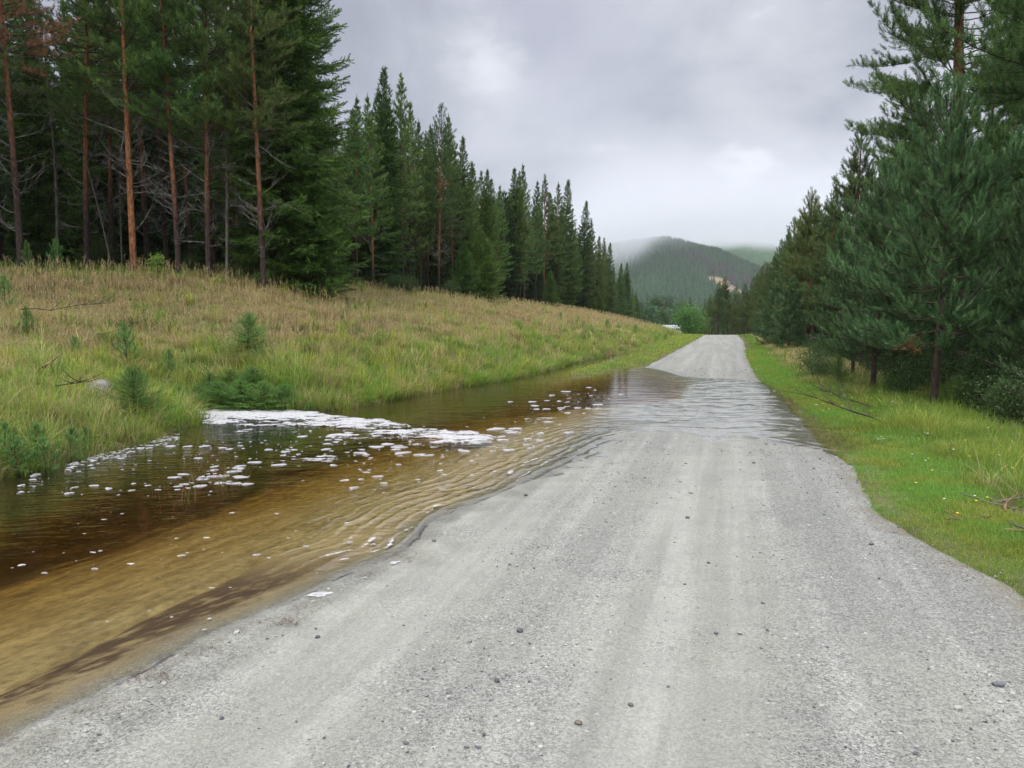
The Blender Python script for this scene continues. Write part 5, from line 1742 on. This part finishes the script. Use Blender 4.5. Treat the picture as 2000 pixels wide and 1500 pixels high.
# ------------------------------------------------------------------ foam and painted glare
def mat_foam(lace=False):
    m, w = new_mat('lacy_foam_glare' if lace else 'foam')
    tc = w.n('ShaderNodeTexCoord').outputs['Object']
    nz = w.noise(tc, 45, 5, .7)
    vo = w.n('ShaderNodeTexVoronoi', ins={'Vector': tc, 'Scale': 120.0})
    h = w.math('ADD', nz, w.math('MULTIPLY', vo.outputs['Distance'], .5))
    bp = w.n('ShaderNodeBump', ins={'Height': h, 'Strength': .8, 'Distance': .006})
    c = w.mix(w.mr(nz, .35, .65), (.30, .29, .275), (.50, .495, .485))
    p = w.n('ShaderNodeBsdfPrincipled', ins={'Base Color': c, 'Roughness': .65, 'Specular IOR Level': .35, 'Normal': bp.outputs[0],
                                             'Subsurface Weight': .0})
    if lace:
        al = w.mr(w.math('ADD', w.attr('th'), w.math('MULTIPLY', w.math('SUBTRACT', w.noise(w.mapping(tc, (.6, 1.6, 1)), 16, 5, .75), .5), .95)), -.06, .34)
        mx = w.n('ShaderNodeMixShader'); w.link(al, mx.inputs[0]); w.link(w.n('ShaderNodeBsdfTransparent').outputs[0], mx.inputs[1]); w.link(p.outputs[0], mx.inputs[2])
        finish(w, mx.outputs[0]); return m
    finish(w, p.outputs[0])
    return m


M_FOAM = mat_foam(); M_LACE = mat_foam(True)


def foam_glint_field(name, poly_px, cell, thr, label, seed, hmax=.05, fx=.8, fy=2.6, ew=None):
    poly = np.array([on_plane(a, b) for a, b in poly_px])
    x0, y0 = poly.min(0); x1, y1 = poly.max(0)
    xs = np.arange(x0, x1, cell); ys = np.arange(y0, y1, cell)
    X, Y = np.meshgrid(xs, ys)
    sdp = water_sd(X, Y, poly)
    n = .6 * fbm(X * fx, Y * fy, 1.6, 4, seed) + .60 * fbm(X * fx, Y * fy * .8, 6.5, 4, seed + 1) + .22 * fbm(X, Y * 1.3, 22, 2, seed + 3)
    t = thr(X, Y) if callable(thr) else thr
    ew = ew or .12 * min(1.0, sdp.max() / .6)
    v = n - t - .9 * np.exp(-np.clip(sdp, 0, None) / ew) * (sdp >= 0) - 9 * (sdp < 0)
    q = grid_quads(len(xs), len(ys)); f = v.ravel()
    q = q[f[q].min(1) > -.02]
    if not len(q):
        print('empty foam', label); return
    Z = .007 + hmax * (1 - np.exp(-np.clip(v, 0, None) * 2.2)) * (.7 + .6 * fbm(X, Y, 7, 4, seed + 5)) - .006 * (v < 0)
    used = np.unique(q); mp = np.full(X.size, -1); mp[used] = np.arange(len(used))
    V = np.stack([X, Y, Z], -1).reshape(-1, 3)[used]
    add_obj(name, make_mesh(name, V, Q=mp[q], shade=True, attrs={'th': f[used]}), M_LACE, kind='stuff', label=label, cat='foam')


fa = np.array(on_plane(620, 825)); 
def thr_band(X, Y):
    # dense along the far lip of the inflow, opening out downstream and towards the photographer
    yl = np.interp(X, [on_plane(360, 806)[0], on_plane(600, 808)[0], on_plane(760, 826)[0], on_plane(960, 856)[0]],
                   [on_plane(360, 806)[1], on_plane(600, 808)[1], on_plane(760, 826)[1], on_plane(960, 856)[1]])
    d = yl - Y
    return -.54 + .36 * np.clip(d, 0, 3) + .16 * smooth(-4.5, -1.5, X)


foam_glint_field('foam_bank', [(352, 801), (400, 799), (480, 801), (600, 804), (660, 812), (720, 818), (800, 828), (880, 838), (950, 848), (985, 862), (940, 880), (860, 884), (760, 880), (640, 866), (540, 862), (440, 858), (392, 838)],
           .022, thr_band, 'broad raft of white foam where the inflow pours from behind the grassy tongue', 81, hmax=.055)
foam_glint_field('foam_glint_streaks', [(560, 895), (640, 888), (690, 893), (640, 912), (560, 908)], .02, -.05, 'thin white foam streaks in front of the raft', 85, hmax=.02)
foam_glint_field('foam_glint_streaks', [(1010, 818), (1090, 812), (1100, 826), (1020, 834)], .03, -.05, 'white foam streak floating near the flooded gravel', 87, hmax=.02)
foam_glint_field('foam_glint_streaks', [(590, 1165), (640, 1150), (700, 1125), (760, 1098), (800, 1090), (740, 1128), (680, 1155), (610, 1180)], .008, .02, 'lacy white froth and painted sky glare at the shallow lip of the flood on the gravel', 89, hmax=.006, fx=2, fy=4)  # the white also paints the bright sky reflection along the water's lip
foam_glint_field('foam_glint_streaks', [(1700, 852), (1760, 850), (1790, 858), (1740, 864), (1700, 862)], .02, .0, 'white foam caught in the grass beyond the right road edge', 91, hmax=.03)
foam_glint_field('foam_glint_streaks', [(1180, 700), (1240, 688), (1290, 679), (1290, 684), (1230, 695), (1190, 706)], .08, .08, 'pale painted glints on the side stream at the far end of the meadow', 93, hmax=.03, fx=.5, fy=1)  # sky glints on the stream, drawn as pale lace


def froth_glare_lines():  # white crest lines paint the sky's glare on the wavelets, with some froth
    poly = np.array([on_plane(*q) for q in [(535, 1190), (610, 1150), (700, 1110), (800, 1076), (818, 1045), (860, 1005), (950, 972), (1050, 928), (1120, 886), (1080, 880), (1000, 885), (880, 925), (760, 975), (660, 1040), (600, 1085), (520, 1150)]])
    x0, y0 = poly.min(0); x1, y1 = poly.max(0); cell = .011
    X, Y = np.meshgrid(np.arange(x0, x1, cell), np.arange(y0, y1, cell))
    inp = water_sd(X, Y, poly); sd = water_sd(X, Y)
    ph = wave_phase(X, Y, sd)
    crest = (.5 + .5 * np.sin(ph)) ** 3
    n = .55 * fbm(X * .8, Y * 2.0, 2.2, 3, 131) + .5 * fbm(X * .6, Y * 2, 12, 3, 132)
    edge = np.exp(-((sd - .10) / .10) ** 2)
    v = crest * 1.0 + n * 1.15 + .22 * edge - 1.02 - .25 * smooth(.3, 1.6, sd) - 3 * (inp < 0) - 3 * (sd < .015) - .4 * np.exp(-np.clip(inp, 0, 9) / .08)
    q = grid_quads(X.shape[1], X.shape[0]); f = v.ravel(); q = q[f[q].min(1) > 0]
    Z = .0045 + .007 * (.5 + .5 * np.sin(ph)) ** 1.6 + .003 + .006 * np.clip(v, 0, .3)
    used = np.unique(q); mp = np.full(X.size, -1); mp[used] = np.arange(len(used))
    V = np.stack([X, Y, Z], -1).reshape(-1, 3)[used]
    add_obj('froth_glare_lines', make_mesh('froth_glare_lines', V, Q=mp[q], shade=True, attrs={'th': f[used]}), M_LACE, kind='stuff', label='fine white lines of froth and painted sky glare riding the wavelets along the gravel edge', cat='foam')


froth_glare_lines()


def fleck_mesh(seed, ln=1.3):
    rg = np.random.default_rng(seed); k = 14
    a = np.arange(k) * 2 * pi / k
    r = 1 + .22 * np.sin(a * 2 + rg.random() * 6) * rg.random() + .22 * np.sin(a * 3 + rg.random() * 6) + rg.normal(size=k) * .09
    V = []
    for rr_, z in ((1.0, -.03), (.96, .10), (.72, .24), (.36, .30)):
        V += [(ln * rr_ * r[i] * cos(a[i]), rr_ * r[i] * sin(a[i]), z + rg.normal() * .03) for i in range(k)]
    V.append((0, 0, .32)); V = np.array(V)
    Q = [(j * k + i, j * k + (i + 1) % k, (j + 1) * k + (i + 1) % k, (j + 1) * k + i) for j in range(3) for i in range(k)]
    T = [(3 * k + i, 3 * k + (i + 1) % k, 4 * k) for i in range(k)]
    return V, np.array(T), np.array(Q)


def build_flecks():
    rg = np.random.default_rng(55)
    cand = []
    def put(n, cx, cy, sx, sy, a, b, mode=0):
        for i in range(int(n * .85)):
            px = cx + (rg.uniform(-1, 1) if mode else rg.normal() * .6) * sx; py = cy + (rg.uniform(-1, 1) if mode else rg.normal() * .6) * sy
            x, y = on_plane(px, py)
            if not (-50 < px < 2000): continue
            if water_sd(np.array([x]), np.array([y]))[0] < .06: continue
            cand.append((x, y, a * .5 + (b - a) * .66 * rg.random() ** 3.2))
    put(70, 880, 862, 130, 26, .02, .13)
    put(150, 560, 880, 190, 28, .012, .075)
    put(34, 430, 935, 50, 18, .015, .08)
    put(80, 240, 925, 230, 45, .010, .055, 1)
    put(70, 820, 925, 150, 40, .010, .05, 1)
    put(55, 1120, 792, 75, 20, .015, .09)
    put(22, 1190, 768, 70, 12, .015, .07, 1)
    put(90, 380, 1030, 380, 100, .006, .030, 1)
    put(14, 300, 1160, 300, 90, .010, .026, 1)
    put(50, 1000, 845, 90, 25, .015, .10)
    # line of froth along the near corner of the bank
    for i in range(150):
        t = rg.random(); px = 130 + 220 * t; py = np.interp(px, [130, 200, 270, 340], [908, 888, 871, 847]) + abs(rg.normal()) * 8
        x, y = on_plane(px, py); cand.append((x, y, rg.uniform(.006, .018)))
    cand.sort(key=lambda c: -c[2] / math.hypot(c[0], c[1]))
    protos = []
    for i in range(8):
        V, T, Q = fleck_mesh(400 + i, rg.uniform(1.1, 2.0)); protos.append(make_mesh('foam_fleck', V, T, Q, shade=True))
    mb = MB()
    for i, (x, y, r_) in enumerate(cand):
        if i < 120:
            me = protos[rg.integers(8)]
            o = add_obj('foam_fleck', me, M_FOAM, label='small white foam fleck drifting on the brown flood water', cat='foam fleck', group='foam flecks on the flood', loc=(x, y, .006))
            o.scale = (r_, r_, min(r_, .035)); o.rotation_euler = (0, 0, R(15) + rg.normal() * .35)
        else:
            V, T, Q = fleck_mesh(900 + i % 16, rg.uniform(1.1, 2.4)); a = R(15) + rg.normal() * .4
            W = np.column_stack([(V[:, 0] * cos(a) - V[:, 1] * sin(a)) * r_ + x, (V[:, 0] * sin(a) + V[:, 1] * cos(a)) * r_ + y, V[:, 2] * min(r_, .03) + .006])
            mb.add(W, T, Q)
    add_obj('foam_specks', mb.mesh('foam_specks', True), M_FOAM, kind='stuff', label='countless tiny white foam specks scattered over the flood water', cat='foam')


build_flecks()

# ------------------------------------------------------------------ stones on the road
def build_stones():
    rg = np.random.default_rng(8)
    n = 15000
    X, Y = polar_points(n * 2, 2.2, 26, -33, 36, rg, 1.75)
    s = s_of(X, Y); sd = water_sd(X, Y)
    t = np.minimum(np.abs(s + .15), np.abs(s + 1.75))
    loose = .25 + .75 * smooth(.15, .6, t)
    nzz = fbm(X, Y, 1.2, 3, 95)
    ok = (s > road_left(Y)) & (s < road_right(Y) + .05) & ((sd < -.05) | ((s > -1.8) & (Y > 8))) & (rg.random(len(X)) < loose * (.45 + .6 * nzz))
    X, Y = X[ok][:n], Y[ok][:n]
    D = np.hypot(X, Y)
    Z = height(X, Y, road=True)
    V, T = blob(1, 1, 1, 1, .0, 1)
    r = np.exp(rg.normal(size=len(X)) * .42) * .0042 * np.maximum(1, D / 5.5)
    r = np.minimum(r, .022)
    g = rg.random(len(X))
    col = np.where((g < .3)[:, None], np.array([.13, .13, .14]), np.where((g < .86)[:, None], np.array([.27, .265, .245]), np.array([.40, .39, .35]))) * rg.uniform(.7, 1.2, len(X))[:, None]
    k = len(V); m = len(X)
    sc = rg.uniform(.6, 1.3, (m, 1, 3)) * np.array([1, 1, .62])
    W = V[None] * (1 + .22 * rg.normal(size=(m, k, 1))) * sc * r[:, None, None]
    a = rg.random(m) * 6.28
    c, s_ = np.cos(a)[:, None], np.sin(a)[:, None]
    W = np.stack([W[..., 0] * c - W[..., 1] * s_, W[..., 0] * s_ + W[..., 1] * c, W[..., 2]], -1) + np.stack([X, Y, Z + r * .25], -1)[:, None, :]
    TT = T[None] + (np.arange(m) * k)[:, None, None]
    me = make_mesh('loose_gravel', W.reshape(-1, 3), TT.reshape(-1, 3), col=np.repeat(col, k, 0))
    add_obj('loose_gravel', me, mat_vcol('loose_stones', .8, .3), kind='stuff', label='loose grey and pale grit strewn over the road', cat='gravel')


build_stones()
M_DSTONE = mat_simple('dark_stone', (.045, .045, .05), .6, .4, 60, (.14, .14, .15))
M_BSTONE = mat_simple('brown_stone', (.10, .08, .06), .7, .3, 60, (.2, .17, .13))
for i, (px, py, r_, lab) in enumerate([(1015, 1233, .020, 'largest dark angular stone in the middle of the road'), (1343, 1011, .020, 'dark stone furthest along the right wheel track'),
                                       (1384, 1099, .013, 'small dark stone near the stone of the right wheel track'), (1398, 1237, .012, 'round dark stone on the right half of the road'),
                                       (1130, 1416, .018, 'flat brown stone near the bottom of the picture'), (971, 1331, .014, 'grey stone below the largest dark angular one'),
                                       (945, 1438, .010, 'tiny black stone at the bottom of the picture'), (1490, 1182, .012, 'dark flake of stone right of the round dark stone'),
                                       (1232, 1378, .014, 'long dark stone up and right of the flat brown one'), (1027, 963, .020, 'black stone near the wavelets at the water edge'),
                                       (848, 1051, .018, 'dark pebble beside the curling lip of the water'), (433, 1395, .012, 'dark chip on the pale gravel near the flood corner'),
                                       (620, 1238, .016, 'dark clod beside the peaty water edge'), (1702, 1068, .018, 'dark chip near the right road edge'), (1472, 905, .02, 'small dark stone just past the wet sheet')]):
    x, y = on_plane(px, py, .03)
    V, T = blob(30 + i, 1, .75, .55, .35, 2, 1.4)
    o = add_obj('road_stone', make_mesh('road_stone', V * r_, T, shade=True), M_BSTONE if 'brown' in lab else M_DSTONE, label=lab, cat='stone', group='dark stones on the road',
                loc=(x, y, float(height(np.array([x]), np.array([y]), road=True)[0]) + r_ * .35))
    o.rotation_euler = (0, 0, rng.random() * 6)
branch_thing('wood_stick', 1182, 900, .11, 'short reddish brown stick lying on the gravel near the wet sheet', 41, M_BRK, 'stick', az=-.1, n=0, rise=0, zoff=.012, r=.010)
branch_thing('wood_stick', 1500, 797, .34, 'dark thin stick lying across the flooded gravel', 42, M_DKW, 'stick', az=-.05, n=0, rise=0, zoff=.02, r=.012)
branch_thing('wood_stick', 780, 1088, .14, 'curved dark twig caught at the curling lip of the water', 43, M_DKW, 'stick', az=.7, n=0, rise=0, zoff=.012, r=.008)

def build_litter():
    """brown needles and bark crumbs left by the falling water, and small flowers in the verge"""
    rg = np.random.default_rng(63)
    P = []
    for cx, cy, n, sx, sy in [(290, 1312, 90, 40, 12), (555, 1208, 60, 26, 7), (640, 1025, 0, 1, 1), (400, 1262, 50, 40, 10), (200, 1385, 40, 60, 14), (800, 1085, 30, 20, 8), (1260, 880, 40, 60, 10),
                              (1620, 890, 90, 60, 12), (1450, 880, 50, 90, 10), (930, 1350, 25, 120, 60), (1300, 1250, 30, 250, 90), (1120, 1010, 24, 120, 50), (1750, 1080, 60, 60, 30), (1850, 1120, 60, 60, 20)]:
        for i in range(n):
            P.append(on_plane(cx + rg.normal() * sx * .7, cy + rg.normal() * sy * .7, .03))
    P = np.array(P); n = len(P)
    Z = height(P[:, 0], P[:, 1], road=True) + .006
    D = np.hypot(P[:, 0], P[:, 1])
    a = rg.random(n) * 6.28
    L = rg.uniform(.012, .045, n) * np.maximum(1, D / 5); W = np.maximum(.0016, .00042 * D) * rg.uniform(.7, 1.5, n)
    dr = np.stack([np.cos(a), np.sin(a), rg.normal(size=n) * .08], -1); sdv = np.stack([-np.sin(a), np.cos(a), 0 * a], -1)
    C0 = np.column_stack([P, Z])
    V = np.stack([C0 - sdv * W[:, None], C0 + sdv * W[:, None], C0 + dr * L[:, None] + np.array([0, 0, .004])], 1).reshape(-1, 3)
    col = np.array([.085, .05, .03])[None] * rg.uniform(.5, 1.8, n)[:, None]
    add_obj('plant_litter', make_mesh('plant_litter', V, np.arange(3 * n).reshape(-1, 3), col=np.repeat(col, 3, 0)), mat_vcol('brown_litter'), kind='stuff',
            label='brown needles and twig crumbs left on the gravel along the waterline', cat='litter')
    X, Y = polar_points(900, 4.5, 22, 16, 42, rg, 1.5)
    s = s_of(X, Y); e = s - road_right(Y); ok = (e > .15) & (e < 3.2) & (rg.random(len(X)) < .22)
    X, Y = X[ok], Y[ok]; n = len(X); Z = height(X, Y)
    mb = MB()
    for i in range(n):
        h = rg.uniform(.08, .22); r = rg.uniform(.008, .014) * max(1, Y[i] / 8)
        c = (.75, .62, .05) if rg.random() < .5 else (.75, .74, .70)
        k = 7; th = np.arange(k) * 2 * pi / k
        top = np.array([X[i] + rg.normal() * .02, Y[i] + rg.normal() * .02, Z[i] + h])
        mb.tube([[X[i], Y[i], Z[i] - .01], top], [.0015, .0012], 3, col=(.12, .2, .04), cap=False)
        ring = np.column_stack([r * np.cos(th), r * np.sin(th), np.full(k, .003)]) + top
        mb.add(np.vstack([ring, top + [0, 0, -.002]]), [(j, (j + 1) % k, k) for j in range(k)], None, c)
    add_obj('small_flowers', mb.mesh('small_flowers'), mat_vcol('flower_petals'), kind='stuff', label='tiny yellow and white flowers scattered in the verge grass', cat='flowers')


build_litter()

# ------------------------------------------------------------------ air: haze and the low cloud on the hills
def volume_box(name, lo, hi, mat, label):
    mb = MB(); box(mb, lo[0], hi[0], lo[1], hi[1], lo[2], hi[2])
    o = add_obj(name, mb.mesh(name), mat, kind='stuff', label=label, cat='haze')
    return o


m, w = new_mat('haze_air')
pv = w.n('ShaderNodeVolumePrincipled', ins={'Color': (.93, .97, 1.0, 1), 'Density': .00014, 'Anisotropy': .3})
finish(w, None, vol=pv.outputs[0])
volume_box('haze', (-2400, -400, -14), (2400, 2700, 232), m, 'thin damp air over the whole valley')

m, w = new_mat('low_cloud')
tc = w.n('ShaderNodeTexCoord').outputs['Object']
sep = w.n('ShaderNodeSeparateXYZ'); w.link(tc, sep.inputs[0])
nz = w.noise(w.mapping(tc, (1, 1, 1.6)), .012, 4, .55)
z = w.math('ADD', sep.outputs[2], w.math('MULTIPLY', w.math('SUBTRACT', nz, .5), 85))
z = w.math('SUBTRACT', z, w.math('MULTIPLY', w.math('SUBTRACT', sep.outputs[1], 1250), .068))
px_ = w.math('DIVIDE', sep.outputs[0], sep.outputs[1])
z = w.math('ADD', z, w.math('MULTIPLY', w.mr(px_, .21, .125), 60))
den = w.mr(z, 119, 156)
den = w.math('MULTIPLY', den, w.mr(sep.outputs[2], 250, 150))
den = w.math('MULTIPLY', den, w.mr(sep.outputs[0], 20, 160))
den = w.math('MULTIPLY', den, .007)
pv = w.n('ShaderNodeVolumePrincipled', ins={'Color': (1, 1, 1, 1), 'Density': den, 'Anisotropy': .6})
finish(w, None, vol=pv.outputs[0])
volume_box('mist', (20, 900, 25), (1300, 2350, 255), m, 'low cloud resting on the tops of the wooded hills')
